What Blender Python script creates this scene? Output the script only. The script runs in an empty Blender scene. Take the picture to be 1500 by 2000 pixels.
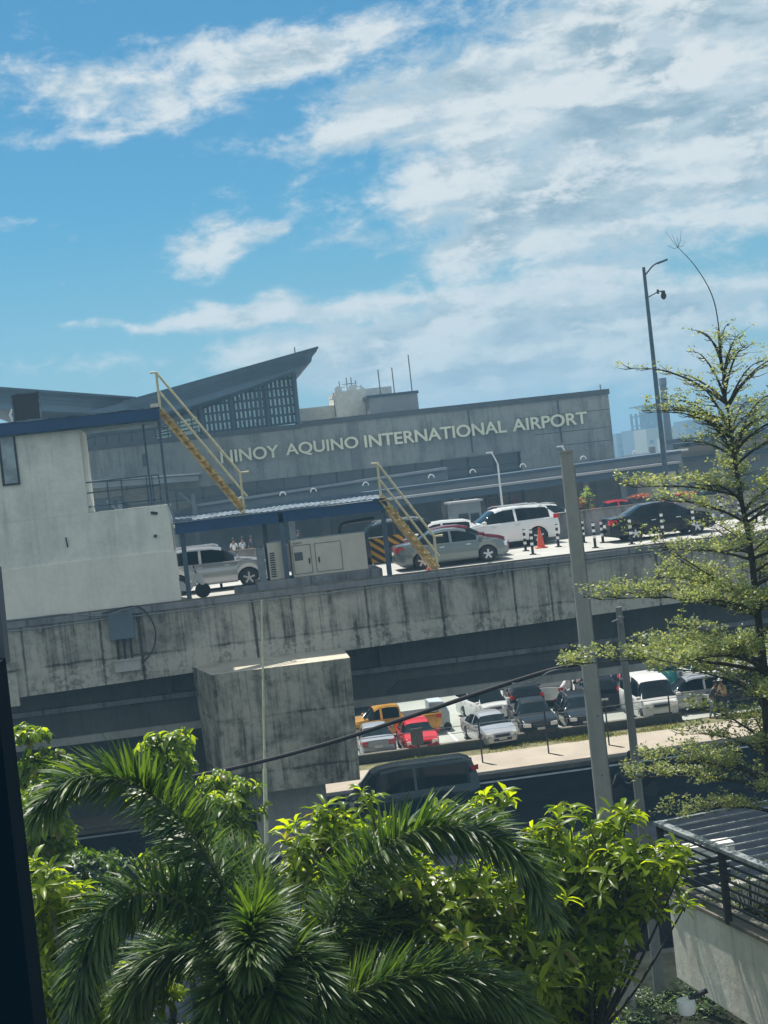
import bpy, bmesh, math, random
from mathutils import Vector, Matrix
R_ = math.radians
C = bpy.context.scene.collection
scn = bpy.context.scene
# ------------------------------------------------------------------ camera
FPX = 2900.0                      # focal length in pixels of the 1500x2000 photograph
ROLL = math.atan(.1115); PITCH = math.atan(73.5/2900); PSI = math.atan(.12); EYE = Vector((0, 0, 12.9))
_F = Vector((math.sin(PSI)*math.cos(PITCH), math.cos(PSI)*math.cos(PITCH), -math.sin(PITCH)))
_R0 = Vector((math.cos(PSI), -math.sin(PSI), 0)); _U0 = _R0.cross(_F)
_R = _R0*math.cos(ROLL) - _U0*math.sin(ROLL); _U = _R0*math.sin(ROLL) + _U0*math.cos(ROLL)
cam = bpy.data.cameras.new('camera'); camo = bpy.data.objects.new('camera', cam); C.objects.link(camo)
camo.matrix_world = Matrix(((_R.x, _U.x, -_F.x, EYE.x), (_R.y, _U.y, -_F.y, EYE.y), (_R.z, _U.z, -_F.z, EYE.z), (0, 0, 0, 1)))
cam.sensor_fit = 'VERTICAL'; cam.sensor_height = 36.0; cam.lens = FPX/2000*36.0
cam.clip_start = 0.05; cam.clip_end = 12000
scn.camera = camo
scn.view_settings.view_transform = 'Standard'; scn.view_settings.look = 'None'
scn.view_settings.exposure = 0.46; scn.view_settings.gamma = 1.0
scn.cycles.max_bounces = 6; scn.cycles.transparent_max_bounces = 12; scn.cycles.volume_bounces = 0
scn.cycles.use_denoising = True

def ray(px, py):
    return _R*((px-750)/FPX) + _U*((1000-py)/FPX) + _F
def onY(px, py, Y):
    d = ray(px, py); return EYE + d*(Y/d.y)
def onZ(px, py, z):
    d = ray(px, py); return EYE + d*((z-EYE.z)/d.z)
def deck_z(Y): return 9.0 + .02*(min(Y, 64.3)-54)
def onDeck(px, py):
    Y = 58.0
    for _ in range(12):
        p = onZ(px, py, deck_z(Y)); Y = p.y
    return p

# ------------------------------------------------------------------ sun
SUN = Vector((-.15, .40, .90)).normalized()      # towards the sun: high, beyond the viaduct, a little to the left
sl = bpy.data.lights.new('sun', 'SUN'); sl.energy = 4.9; sl.angle = R_(.53); sl.color = (1.0, .955, .87)
so = bpy.data.objects.new('sun', sl); C.objects.link(so)
so.rotation_euler = SUN.to_track_quat('Z', 'Y').to_euler(); so.location = (0, 0, 60)

# ------------------------------------------------------------------ world: sky texture with clouds
class NT:
    def __init__(s, tree): s.t = tree; s.n = tree.nodes; s.l = tree.links
    def new(s, typ, **kw):
        nd = s.n.new(typ)
        for k, v in kw.items(): setattr(nd, k, v)
        return nd
    def put(s, sock, v):
        if isinstance(v, (int, float)): sock.default_value = v
        elif isinstance(v, (tuple, list)):
            sock.default_value = tuple(v) + ((1,) if len(sock.default_value) == 4 and len(v) == 3 else ())
        else: s.l.new(v, sock)
    def m(s, op, a, b=0.0, c=0.0, clamp=False):
        nd = s.new('ShaderNodeMath', operation=op); nd.use_clamp = clamp
        s.put(nd.inputs[0], a); s.put(nd.inputs[1], b); s.put(nd.inputs[2], c)
        return nd.outputs[0]
    def ramp(s, v, a, b, lo=0.0, hi=1.0):
        nd = s.new('ShaderNodeMapRange', interpolation_type='SMOOTHSTEP')
        s.put(nd.inputs[0], v); s.put(nd.inputs[1], a); s.put(nd.inputs[2], b); s.put(nd.inputs[3], lo); s.put(nd.inputs[4], hi)
        return nd.outputs[0]
    def mix(s, f, a, b, typ='MIX'):
        nd = s.new('ShaderNodeMix', data_type='RGBA', blend_type=typ)
        s.put(nd.inputs[0], f); s.put(nd.inputs[6], a); s.put(nd.inputs[7], b)
        return nd.outputs[2]
    def noise(s, vec, scale, detail=4, rough=.55, dist=0.0):
        nd = s.new('ShaderNodeTexNoise'); s.l.new(vec, nd.inputs['Vector'])
        nd.inputs['Scale'].default_value = scale; nd.inputs['Detail'].default_value = detail
        nd.inputs['Roughness'].default_value = rough; nd.inputs['Distortion'].default_value = dist
        return nd.outputs['Fac']
    def comb(s, x, y, z):
        nd = s.new('ShaderNodeCombineXYZ'); s.put(nd.inputs[0], x); s.put(nd.inputs[1], y); s.put(nd.inputs[2], z); return nd.outputs[0]
    def mapping(s, vec, scale=(1, 1, 1), rot=(0, 0, 0), loc=(0, 0, 0)):
        nd = s.new('ShaderNodeMapping'); s.l.new(vec, nd.inputs[0])
        nd.inputs[1].default_value = loc; nd.inputs[2].default_value = rot; nd.inputs[3].default_value = scale
        return nd.outputs[0]

world = bpy.data.worlds.new('World'); scn.world = world; world.use_nodes = True
W = NT(world.node_tree); W.n.clear()
sky = W.new('ShaderNodeTexSky', sky_type='NISHITA'); sky.sun_disc = False
sky.sun_elevation = math.asin(SUN.z); sky.sun_rotation = math.atan2(SUN.x, SUN.y)
sky.air_density = 1.15; sky.dust_density = .25; sky.ozone_density = 3.0; sky.altitude = 0
skyc = W.mix(1.0, sky.outputs[0], (.18, .50, .60), 'MULTIPLY')
tc = W.new('ShaderNodeTexCoord'); sep = W.new('ShaderNodeSeparateXYZ'); W.l.new(tc.outputs['Generated'], sep.inputs[0])
az = W.m('ARCTAN2', sep.outputs[0], sep.outputs[1]); el = W.m('ARCSINE', sep.outputs[2])
def ang(px, py):
    d = ray(px, py).normalized(); return math.atan2(d.x, d.y), math.asin(d.z)
# cloud banks as directions over the terminal: centre, half sizes (degrees-like pixels), tilt, weight
BANKS = [(110, 190, 300, 70, 6, .62), (140, 270, 260, 22, 8, .45), (330, 110, 200, 45, 18, .30), (500, 110, 130, 62, 24, .62), (680, 60, 170, 60, 14, .55),
         (330, 205, 90, 30, 20, .3), (420, 478, 92, 42, 14, .85), (530, 455, 50, 18, 26, .45), (660, 250, 110, 50, 28, .65), (860, 190, 230, 90, 28, .75),
         (1150, 170, 330, 190, 28, .95), (1420, 60, 260, 190, 22, .9), (1400, 330, 330, 130, 18, .8), (1060, 400, 240, 60, 18, .6),
         (700, 480, 130, 32, 16, .5), (880, 345, 110, 40, 18, .5), (960, 465, 170, 40, 16, .55), (1200, 500, 400, 40, 9, .45), (430, 612, 210, 18, 9, .55), (800, 590, 380, 18, 7, .38),
         (700, 655, 400, 28, 8, .78), (1100, 590, 500, 40, 5, .55), (1000, 660, 480, 45, 7, .8), (800, 720, 300, 45, 8, .9), (1050, 730, 260, 28, 7, .7),
         (150, 637, 120, 7, 5, .3), (90, 712, 90, 6, 4, .3), (1350, 690, 260, 40, 4, .45), (60, 500, 40, 8, 20, .2), (240, 640, 120, 8, 4, .25), (1250, 740, 330, 34, 5, .5), (900, 770, 300, 24, 5, .45), (1300, 600, 300, 36, 8, .5), (650, 600, 260, 14, 8, .4)]
field = None
wn = W.noise(W.mapping(tc.outputs['Generated'], (1, 1, 1.6)), 11, 3, .6)
wn2 = W.noise(W.mapping(tc.outputs['Generated'], (1, 1, 1.6), loc=(7, 3, 1)), 11, 3, .6)
azw = W.m('ADD', az, W.m('MULTIPLY', W.m('SUBTRACT', wn, .5), .075)); elw = W.m('ADD', el, W.m('MULTIPLY', W.m('SUBTRACT', wn2, .5), .05))
for (cx, cy, rx, ry, tilt, w) in BANKS:
    a0, e0 = ang(cx, cy); t = R_(tilt) - ROLL; ct, st = math.cos(t), math.sin(t)
    da = W.m('SUBTRACT', azw, a0); de = W.m('SUBTRACT', elw, e0)
    k1 = FPX/rx; k2 = FPX/ry
    u = W.m('MULTIPLY_ADD', da, ct*k1, W.m('MULTIPLY', de, st*k1))
    v = W.m('MULTIPLY_ADD', da, -st*k2, W.m('MULTIPLY', de, ct*k2))
    q = W.m('MULTIPLY_ADD', u, u, W.m('MULTIPLY', v, v))
    g = W.m('MULTIPLY', W.m('EXPONENT', W.m('MULTIPLY', q, -1.0)), w)
    field = g if field is None else W.m('ADD', field, g)
cs = W.comb(az, el, 0.0)
tilt = R_(19)
n1 = W.noise(W.mapping(cs, (9, 30, 1), (0, 0, -tilt)), 1.0, 8, .58, .25)
n2 = W.noise(W.mapping(cs, (38, 62, 1), (0, 0, -R_(38)), (5, 2, 0)), 1.0, 8, .68, .3)
n3 = W.noise(W.mapping(cs, (14, 34, 1), (0, 0, -R_(26)), (2, 9, 0)), 1.0, 8, .62, .3)
far = W.m('MAXIMUM', W.ramp(W.m('ABSOLUTE', az), .5, .9), W.ramp(el, .42, .7))      # unseen sky: broken cloud added to whiten and brighten the ambient light
base = W.m('MULTIPLY', far, .62)
dens = W.m('ADD', W.m('ADD', W.m('MULTIPLY', W.m('MINIMUM', field, 1.25), .90), base), W.m('ADD', W.m('MULTIPLY', W.m('SUBTRACT', n1, .5), 1.75), W.m('MULTIPLY', W.m('SUBTRACT', n2, .5), 1.25)))
cov = W.m('POWER', W.ramp(dens, .14, .86), .95)
n1b = W.noise(W.mapping(cs, (9, 30, 1), (0, 0, -tilt), (-.12, .42, 0)), 1.0, 8, .58, .25)
n2b = W.noise(W.mapping(cs, (38, 62, 1), (0, 0, -R_(38)), (4.9, 2.45, 0)), 1.0, 8, .68, .3)
relief = W.m('MULTIPLY_ADD', W.m('SUBTRACT', n1, n1b), 1.7, W.m('MULTIPLY', W.m('SUBTRACT', n2, n2b), .75))
lit = W.ramp(relief, -.16, .24)                                                  # sides of the cloud turned up to the sun are bright
thick = W.ramp(dens, .45, 1.15)
grey = W.mix(W.m('MULTIPLY', thick, W.ramp(n3, .38, .62)), (4.1, 4.8, 5.15), (2.0, 2.9, 3.55))
ccol = W.mix(lit, grey, (5.8, 6.0, 5.95))
low = W.ramp(el, -.01, .20)
ccol = W.mix(low, W.mix(.35, ccol, (4.7, 5.2, 5.2)), ccol)
tint = W.mix(low, (2.7, 3.95, 4.6), skyc)                                        # paler air low over the horizon
skyc = W.mix(.8, skyc, tint)
final = W.mix(W.m('MULTIPLY', cov, .95), skyc, ccol)
bg = W.new('ShaderNodeBackground'); W.l.new(final, bg.inputs[0]); bg.inputs[1].default_value = .10
wo = W.new('ShaderNodeOutputWorld'); W.l.new(bg.outputs[0], wo.inputs[0])

# ------------------------------------------------------------------ helpers
def tag(o, label=None, cat=None, group=None, kind=None):
    if label: o['label'] = label
    if cat: o['category'] = cat
    if group: o['group'] = group
    if kind: o['kind'] = kind
    return o
def thing(name, loc, label, cat, group=None, rz=0.0):
    o = bpy.data.objects.new(name, None); C.objects.link(o); o.empty_display_size = .3
    o.location = loc; o.rotation_euler = (0, 0, rz)
    return tag(o, label, cat, group)
class MB:
    """collects shapes; build() links them as ONE mesh object"""
    def __init__(s): s.v = []; s.f = []; s.mi = []; s.cur = 0
    def add(s, vs, fs):
        b = len(s.v); s.v += [Vector(v) for v in vs]; s.f += [tuple(b+i for i in f) for f in fs]; s.mi += [s.cur]*len(fs)
    def box(s, x0, x1, y0, y1, z0, z1):
        s.add([(x0,y0,z0),(x1,y0,z0),(x1,y1,z0),(x0,y1,z0),(x0,y0,z1),(x1,y0,z1),(x1,y1,z1),(x0,y1,z1)],
              [(0,3,2,1),(4,5,6,7),(0,1,5,4),(1,2,6,5),(2,3,7,6),(3,0,4,7)]); return s
    def prism(s, pts, axis, a, b):
        """polygon pts (u,v) extruded along axis: 'y' -> (x,z) outline, 'z' -> (x,y), 'x' -> (y,z)"""
        n = len(pts)
        P = {'y': lambda u, v, t: (u, t, v), 'z': lambda u, v, t: (u, v, t), 'x': lambda u, v, t: (t, u, v)}[axis]
        vs = [P(u, v, a) for u, v in pts] + [P(u, v, b) for u, v in pts]
        s.add(vs, [tuple(range(n)), tuple(range(2*n-1, n-1, -1))] + [(i, i+n, (i+1) % n+n, (i+1) % n) for i in range(n)]); return s
    def bar(s, p, q, w, h=None, up=(0, 0, 1)):
        p, q = Vector(p), Vector(q); h = h or w; d = (q-p).normalized(); up = Vector(up)
        if abs(d.dot(up)) > .98: up = Vector((0, 1, 0))
        a = d.cross(up).normalized()*w/2; b = a.cross(d).normalized()*h/2
        s.add([p-a-b, p+a-b, p+a+b, p-a+b, q-a-b, q+a-b, q+a+b, q-a+b],
              [(0,3,2,1),(4,5,6,7),(0,1,5,4),(1,2,6,5),(2,3,7,6),(3,0,4,7)]); return s
    def tube(s, pts, rad, n=8, cap=True):
        pts = [Vector(p) for p in pts]; m = len(pts)
        rad = rad if isinstance(rad, (list, tuple)) else [rad]*m
        rings = []; ref = None
        for i, p in enumerate(pts):
            d = (pts[min(i+1, m-1)]-pts[max(i-1, 0)]).normalized()
            if ref is None:
                ref = Vector((0, 0, 1)) if abs(d.z) < .9 else Vector((1, 0, 0))
            a = d.cross(ref).normalized(); b = a.cross(d).normalized(); ref = b
            rings.append([p + (a*math.cos(t)+b*math.sin(t))*rad[i] for t in [2*math.pi*k/n for k in range(n)]])
        vs = [v for r in rings for v in r]; fs = []
        for i in range(m-1):
            for k in range(n):
                k2 = (k+1) % n; fs.append((i*n+k, i*n+k2, (i+1)*n+k2, (i+1)*n+k))
        if cap: fs += [tuple(range(n-1, -1, -1)), tuple(range((m-1)*n, m*n))]
        s.add(vs, fs); return s
    def cyl(s, p, q, r, n=16, r2=None): return s.tube([p, q], [r, r if r2 is None else r2], n)
    def lathe(s, c, prof, n=16, axis='z'):
        vs = []; fs = []
        for (r, t) in prof:
            for k in range(n):
                a = 2*math.pi*k/n; x, y = r*math.cos(a), r*math.sin(a)
                vs.append(Vector(c) + (Vector((x, y, t)) if axis == 'z' else Vector((x, t, y)) if axis == 'y' else Vector((t, x, y))))
        for i in range(len(prof)-1):
            for k in range(n):
                k2 = (k+1) % n; fs.append((i*n+k, i*n+k2, (i+1)*n+k2, (i+1)*n+k))
        fs += [tuple(range(n-1, -1, -1)), tuple(range((len(prof)-1)*n, len(prof)*n))]
        s.add(vs, fs); return s
    def build(s, name, mat, parent=None, smooth=False, local=False, bevel=0.0):
        off = Vector((0, 0, 0))
        if parent and not local:
            p = parent
            while p: off += p.location; p = p.parent
        me = bpy.data.meshes.new(name); me.from_pydata([tuple(v-off) for v in s.v], [], s.f)
        mats = mat if isinstance(mat, (list, tuple)) else [mat]
        for m_ in mats: me.materials.append(m_)
        if len(mats) > 1: me.polygons.foreach_set('material_index', s.mi)
        bm = bmesh.new(); bm.from_mesh(me); bmesh.ops.recalc_face_normals(bm, faces=bm.faces)
        if bevel: bmesh.ops.bevel(bm, geom=list(bm.edges), offset=bevel, segments=1, affect='EDGES', clamp_overlap=True)
        bm.to_mesh(me); bm.free()
        if smooth:
            me.polygons.foreach_set('use_smooth', [True]*len(me.polygons)); me.set_sharp_from_angle(angle=R_(38))
        me.update()
        o = bpy.data.objects.new(name, me); C.objects.link(o)
        if parent: o.parent = parent
        return o
def leafmesh(name, vs, fs, mat, parent=None, smooth=False):
    off = parent.location if parent else Vector((0, 0, 0))
    me = bpy.data.meshes.new(name); me.from_pydata([tuple(Vector(v)-off) for v in vs], [], fs); me.materials.append(mat); me.update()
    if smooth: me.polygons.foreach_set('use_smooth', [True]*len(me.polygons))
    o = bpy.data.objects.new(name, me); C.objects.link(o)
    if parent: o.parent = parent
    return o

# ------------------------------------------------------------------ materials
def mat(name, col, rough=.6, metal=0.0, var=.12, vscale=2.0, bump=0.0, bscale=30, spec=.5, coat=0.0, stretch=(1, 1, 1), emit=None):
    m = bpy.data.materials.new(name); m.use_nodes = True; N = NT(m.node_tree); b = N.n['Principled BSDF']
    t = N.new('ShaderNodeTexCoord'); v = N.mapping(t.outputs['Object'], stretch)
    if var:
        n = N.noise(v, vscale, 5, .6)
        c = N.mix(N.ramp(n, .3, .72), tuple(x*(1-var) for x in col), tuple(min(1, x*(1+var)) for x in col)); N.put(b.inputs['Base Color'], c)
    else: N.put(b.inputs['Base Color'], col)
    b.inputs['Roughness'].default_value = rough; b.inputs['Metallic'].default_value = metal
    b.inputs['Specular IOR Level'].default_value = spec; b.inputs['Coat Weight'].default_value = coat
    if bump:
        bn = N.new('ShaderNodeBump'); bn.inputs['Strength'].default_value = bump; bn.inputs['Distance'].default_value = .02
        N.l.new(N.noise(t.outputs['Object'], bscale, 4, .6), bn.inputs['Height']); N.l.new(bn.outputs[0], b.inputs['Normal'])
    if emit: N.put(b.inputs['Emission Color'], emit[0]); b.inputs['Emission Strength'].default_value = emit[1]
    return m
def concrete(name, light, dark, streak=.6, joint=0.0, hline=None, moss=0.0, blot=.5, sx=1.7, foot=None):
    """weathered concrete: blotches, vertical run-off streaks, pour joints"""
    m = bpy.data.materials.new(name); m.use_nodes = True; N = NT(m.node_tree); b = N.n['Principled BSDF']
    t = N.new('ShaderNodeTexCoord'); o = t.outputs['Object']
    s = N.new('ShaderNodeSeparateXYZ'); N.l.new(o, s.inputs[0])
    big = N.noise(o, .55, 6, .65, .4); fine = N.noise(o, 5.5, 7, .7); st = N.noise(N.mapping(o, (sx, sx, .10)), 1.6, 5, .65)
    st2 = N.noise(N.mapping(o, (sx*5, sx*5, .22)), 1.5, 4, .6)
    where = N.ramp(N.noise(o, .35, 3), .36, .62, .25, 1.15)
    f = N.m('MULTIPLY', N.ramp(big, .35, .68), blot)
    f = N.m('ADD', f, N.m('MULTIPLY', N.m('MULTIPLY', N.ramp(st, .46, .66), streak), where)); f = N.m('ADD', f, N.m('MULTIPLY', N.ramp(st2, .5, .72), streak*.7))
    f = N.m('MULTIPLY_ADD', N.m('SUBTRACT', fine, .5), .9, f)
    if joint:
        w = N.m('PINGPONG', N.m('ADD', s.outputs[0], N.m('MULTIPLY', N.noise(o, 2.5, 3), .09)), joint/2)
        drip = N.ramp(N.noise(N.mapping(o, (1.1, 1.1, .02)), 1.0, 2), .42, .6)
        f = N.m('ADD', f, N.m('MULTIPLY', N.m('SUBTRACT', 1.0, N.ramp(w, .015, .075)), N.m('MULTIPLY_ADD', drip, .55, .22)))
    if hline:
        for z in hline:
            w = N.m('ABSOLUTE', N.m('SUBTRACT', N.m('ADD', s.outputs[2], N.m('MULTIPLY', N.noise(o, 1.8, 5), .16)), z+.08))
            f = N.m('ADD', f, N.m('MULTIPLY', N.m('SUBTRACT', 1.0, N.ramp(w, .01, .07)), N.m('MULTIPLY', N.ramp(big, .3, .6), .5)))
    if foot:
        low_ = N.m('MULTIPLY', N.m('SUBTRACT', 1.0, N.ramp(N.m('ADD', s.outputs[2], N.m('MULTIPLY', big, .5)), foot-.1, foot+.35)), N.ramp(fine, .42, .60))
        f = N.m('SUBTRACT', f, N.m('MULTIPLY', low_, .75))
    f = N.m('ADD', f, 0.0, clamp=True)
    c = N.mix(f, light, dark)
    if moss: c = N.mix(N.m('MULTIPLY', N.ramp(N.noise(o, 1.3, 5, .7), .52, .7), moss), c, (.035, .055, .025))
    N.put(b.inputs['Base Color'], c); b.inputs['Roughness'].default_value = .9; b.inputs['Specular IOR Level'].default_value = .2
    bn = N.new('ShaderNodeBump'); bn.inputs['Strength'].default_value = .35; bn.inputs['Distance'].default_value = .03
    N.l.new(fine, bn.inputs['Height']); N.l.new(bn.outputs[0], b.inputs['Normal'])
    return m
def glass(name, col=(.012, .02, .028), rough=.06, spec=.9):
    m = mat(name, col, rough, 0, 0, spec=spec); return m
def leafmat(name, dark, light, trans=.45, rough=.35, spec=.5, tint=(3.1, 2.5, .6), dead=.97):
    m = bpy.data.materials.new(name); m.use_nodes = True; N = NT(m.node_tree); b = N.n['Principled BSDF']
    g = N.new('ShaderNodeNewGeometry'); t = N.new('ShaderNodeTexCoord')
    k = N.m('ADD', N.m('MULTIPLY', g.outputs['Random Per Island'], .6), N.m('MULTIPLY', N.noise(t.outputs['Object'], 1.2, 3), .5))
    c = N.mix(N.ramp(k, .15, .95), dark, light)
    rv_ = N.m('FRACT', N.m('MULTIPLY', g.outputs['Random Per Island'], 37.3)); c = N.mix(N.m('MULTIPLY', N.m('GREATER_THAN', rv_, dead), .75), c, (.16, .14, .045)); N.put(b.inputs['Base Color'], c)
    b.inputs['Roughness'].default_value = rough; b.inputs['Specular IOR Level'].default_value = spec
    tr = N.new('ShaderNodeBsdfTranslucent'); N.put(tr.inputs[0], N.mix(1.0, c, tint, 'MULTIPLY'))
    mx = N.new('ShaderNodeMixShader'); mx.inputs[0].default_value = trans
    N.l.new(b.outputs[0], mx.inputs[1]); N.l.new(tr.outputs[0], mx.inputs[2])
    out = [n for n in N.n if n.type == 'OUTPUT_MATERIAL'][0]; N.l.new(mx.outputs[0], out.inputs[0])
    return m

M = {}
M['wall'] = concrete('weathered_viaduct_concrete', (.50, .465, .385), (.078, .077, .063), .52, 1.37, (7.45,), .35, .6, foot=7.5)
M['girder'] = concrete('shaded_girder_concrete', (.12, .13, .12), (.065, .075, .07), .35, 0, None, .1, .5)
M['pier'] = concrete('mossy_pier_concrete', (.45, .415, .32), (.07, .068, .05), .68, 0, (3.3, 5.2), .7, .75, 1.4)
M['leg'] = concrete('pier_leg_concrete', (.42, .41, .36), (.25, .25, .22), .4, 0, None, .15, .5)
M['deck'] = concrete('sunlit_deck_concrete', (.46, .45, .42), (.30, .30, .28), 0, 0, None, 0, .5)
M['capstone'] = concrete('pier_top_concrete', (.55, .50, .40), (.25, .23, .18), 0, 0, None, .1, .7)
M['barrier'] = concrete('median_barrier_concrete', (.27, .27, .27), (.12, .12, .125), .5, 2.2, None, .1, .5)
M['render'] = concrete('painted_render_wall', (.82, .79, .68), (.50, .49, .44), .30, 0, None, .05, .45, .9)
M['render2'] = concrete('lower_render_patch', (.84, .79, .67), (.60, .575, .50), .3, 0, None, .0, .35, .9)
M['terminal'] = concrete('terminal_wall_panels', (.38, .385, .36), (.22, .23, .225), .75, 0, (14.3,), 0, .55, .6)
M['terrace'] = concrete('terrace_wall_concrete', (.76, .73, .65), (.46, .43, .37), .45, 0, None, .1, .35, .9)
M['asphalt'] = mat('road_asphalt', (.013, .018, .026), .95, 0, .35, .8, .3, 60, spec=.05)  # kept extra dark, standing in for shade missing on the near road
M['ground'] = mat('bare_ground', (.12, .12, .10), .95, 0, .3, .2)
M['lot'] = mat('parking_concrete', (.36, .38, .34), .9, 0, .15, .35, .2, 20)
M['sidewalk'] = mat('pinkish_sidewalk', (.42, .365, .295), .9, 0, .10, .8, .2, 20)
M['kerb'] = mat('kerb_stone', (.15, .14, .115), .9, 0, .25, 2)
M['paint_line'] = mat('road_line_paint', (.70, .71, .70), .7, 0, .18, 3)
M['grassy'] = mat('dry_verge_soil', (.16, .15, .07), .95, 0, .4, 3)
M['blue'] = mat('faded_blue_sheet_metal', (.008, .055, .14), .5, 0, .12, 1.5, spec=.4)
M['bluesteel'] = mat('blue_grey_painted_steel', (.055, .095, .13), .5, 0, .18, 3)
M['yellow'] = mat('rust_stained_yellow_paint', (.52, .37, .13), .6, 0, .45, 5)
M['yellowrail'] = mat('faded_yellow_rail_paint', (.62, .54, .32), .55, 0, .18, 8)
M['white'] = mat('white_metal_paint', (.75, .76, .74), .5, 0, .05)
M['zinc'] = mat('galvanised_sheet', (.13, .165, .20), .85, 0, .7, 1.6, spec=.2)
M['steel'] = mat('dull_grey_steel', (.22, .24, .25), .5, .3, .15, 5)
M['dark'] = mat('dark_metal', (.025, .03, .035), .5, .2, .1)
M['black'] = mat('matt_black_rubber', (.012, .012, .014), .75, 0, .1)
M['pole'] = concrete('spun_concrete_pole', (.33, .325, .29), (.22, .22, .20), .2, 0, None, .05, .4, 6)
M['pole2'] = concrete('slim_concrete_pole', (.22, .225, .21), (.11, .12, .12), .3, 0, None, .1, .5, 6)
M['beige'] = mat('beige_generator_paint', (.56, .51, .41), .5, 0, .06, 2)
M['roof'] = mat('dark_standing_seam_roof', (.045, .08, .12), .5, .1, .15, .4, stretch=(1, .1, 1))
M['roofsoffit'] = mat('terminal_soffit_panels', (.065, .115, .165), .6, 0, .15, .5)
M['glassd'] = glass('dark_tinted_glass')
M['glasst'] = glass('teal_terminal_glass', (.012, .045, .06), .1)
M['cladding'] = mat('grey_cladding', (.20, .225, .24), .6, 0, .12, .8)
M['canopytop'] = mat('pale_canopy_sheet', (.33, .34, .35), .6, 0, .1, .5)
M['letters'] = mat('pale_gold_letters', (.97, .91, .68), .45, 0, .05)
M['orange'] = mat('orange_plastic', (.72, .09, .03), .5, 0, .08)
M['cream'] = mat('cream_wall_paint', (.50, .47, .38), .8, 0, .1, .1)
M['farblue'] = mat('pale_tower_block_paint', (.20, .25, .30), .8, 0, .1, .05)
M['fardark'] = mat('grey_unfinished_concrete', (.08, .10, .115), .9, 0, .2, .05)
M['jamb'] = mat('navy_window_frame', (.002, .013, .024), .8, 0, 0, spec=.08)
M['bark'] = mat('grey_brown_bark', (.09, .085, .07), .9, 0, .35, 9, .5, 40)
M['barkdark'] = mat('dark_bark', (.035, .035, .03), .9, 0, .35, 9)
M['rachis'] = mat('green_frond_stalk', (.14, .17, .06), .6, 0, .15, 6)
M['leafpalm'] = leafmat('palm_leaflets', (.014, .042, .014), (.10, .165, .035), .36, .42, .5, (2.6, 2.5, .6), .992)
M['leafbroad'] = leafmat('broad_bright_leaves', (.030, .075, .006), (.23, .33, .018), .62, .34, .5)
M['leafbush'] = leafmat('drooping_bush_leaves', (.03, .075, .008), (.22, .33, .025), .58, .35, .5)
M['leaffine'] = leafmat('small_tree_leaves', (.13, .18, .09), (.33, .36, .19), .5, .4, .4, (1.9, 1.8, .8))
M['grass'] = leafmat('verge_grass_blades', (.07, .11, .02), (.17, .19, .05), .35, .6, .2)
# ================================================================== SETTING
def sheet(name, x0, x1, y0, y1, z, m, kind='structure', label=None, cat=None):
    b = MB(); b.add([(x0,y0,z),(x1,y0,z),(x1,y1,z),(x0,y1,z)], [(0,1,2,3)]); o = b.build(name, m)
    return tag(o, label, cat, None, kind)
sheet('ground', -3000, 3000, -60, 6000, 0.0, M['ground'])
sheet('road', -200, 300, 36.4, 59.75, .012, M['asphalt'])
b = MB(); b.box(-200, 300, 58.95, 59.25, .016, .018); tag(b.build('road_line', M['paint_line']), kind='structure')
b = MB(); b.box(-200, 300, 59.75, 59.95, 0, .17); b.box(-200, 300, 36.1, 36.4, 0, .15); tag(b.build('kerb', M['kerb']), kind='structure')
b = MB(); b.box(-200, 300, 59.95, 64.3, 0, .16); tag(b.build('pavement', M['sidewalk']), kind='structure')
b = MB(); b.box(-200, 300, 33.2, 36.1, 0, .14); tag(b.build('near_pavement', mat('shade_dark_pavement', (.022, .026, .02), .95, 0, .4, 2, spec=.05)), kind='structure')  # shade of the near roadside put into this dark colour
b = MB(); b.box(-200, 300, 64.3, 65.7, 0, .15); tag(b.build('verge', M['grassy']), kind='structure')
sheet('near_ground_shade', -60, 60, 8, 33.1, .02, mat('near_shade_soil', (.022, .025, .016), .95, 0, .4, 2, spec=.05))  # added sheet, its dark colour standing in for shade under the trees
sheet('parking_lot', -200, 300, 66.1, 91, .10, M['lot'])
b = MB()
for x in (0.9, 3.6, 10.4, 13.6, 16.3, 21.3, 24.5): b.box(x, x+.12, 67.0, 71.6, .104, .106)
b.box(9.6, 10.6, 66.9, 67.05, .104, .106); tag(b.build('parking_line', M['paint_line']), kind='structure')
# verge grass: short blades
rnd = random.Random(3); vs = []; fs = []
for i in range(9000):
    x = rnd.uniform(7, 27); y = rnd.uniform(64.2, 65.7)
    if math.sin(x*1.7)+math.sin(x*.63+y*2)+rnd.uniform(-1, 1) < .25: continue
    h = rnd.uniform(.04, .15); a = rnd.uniform(0, 6.28); w = .03; lx, ly = rnd.uniform(-.1, .1), rnd.uniform(-.1, .1); k = len(vs)
    vs += [(x-w*math.cos(a), y-w*math.sin(a), .14), (x+w*math.cos(a), y+w*math.sin(a), .14), (x+lx, y+ly, .14+h)]; fs.append((k, k+1, k+2))
tag(leafmesh('grass', vs, fs, M['grass']), 'short dry grass along the low wall beside the pavement', 'grass', None, 'stuff')

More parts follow.
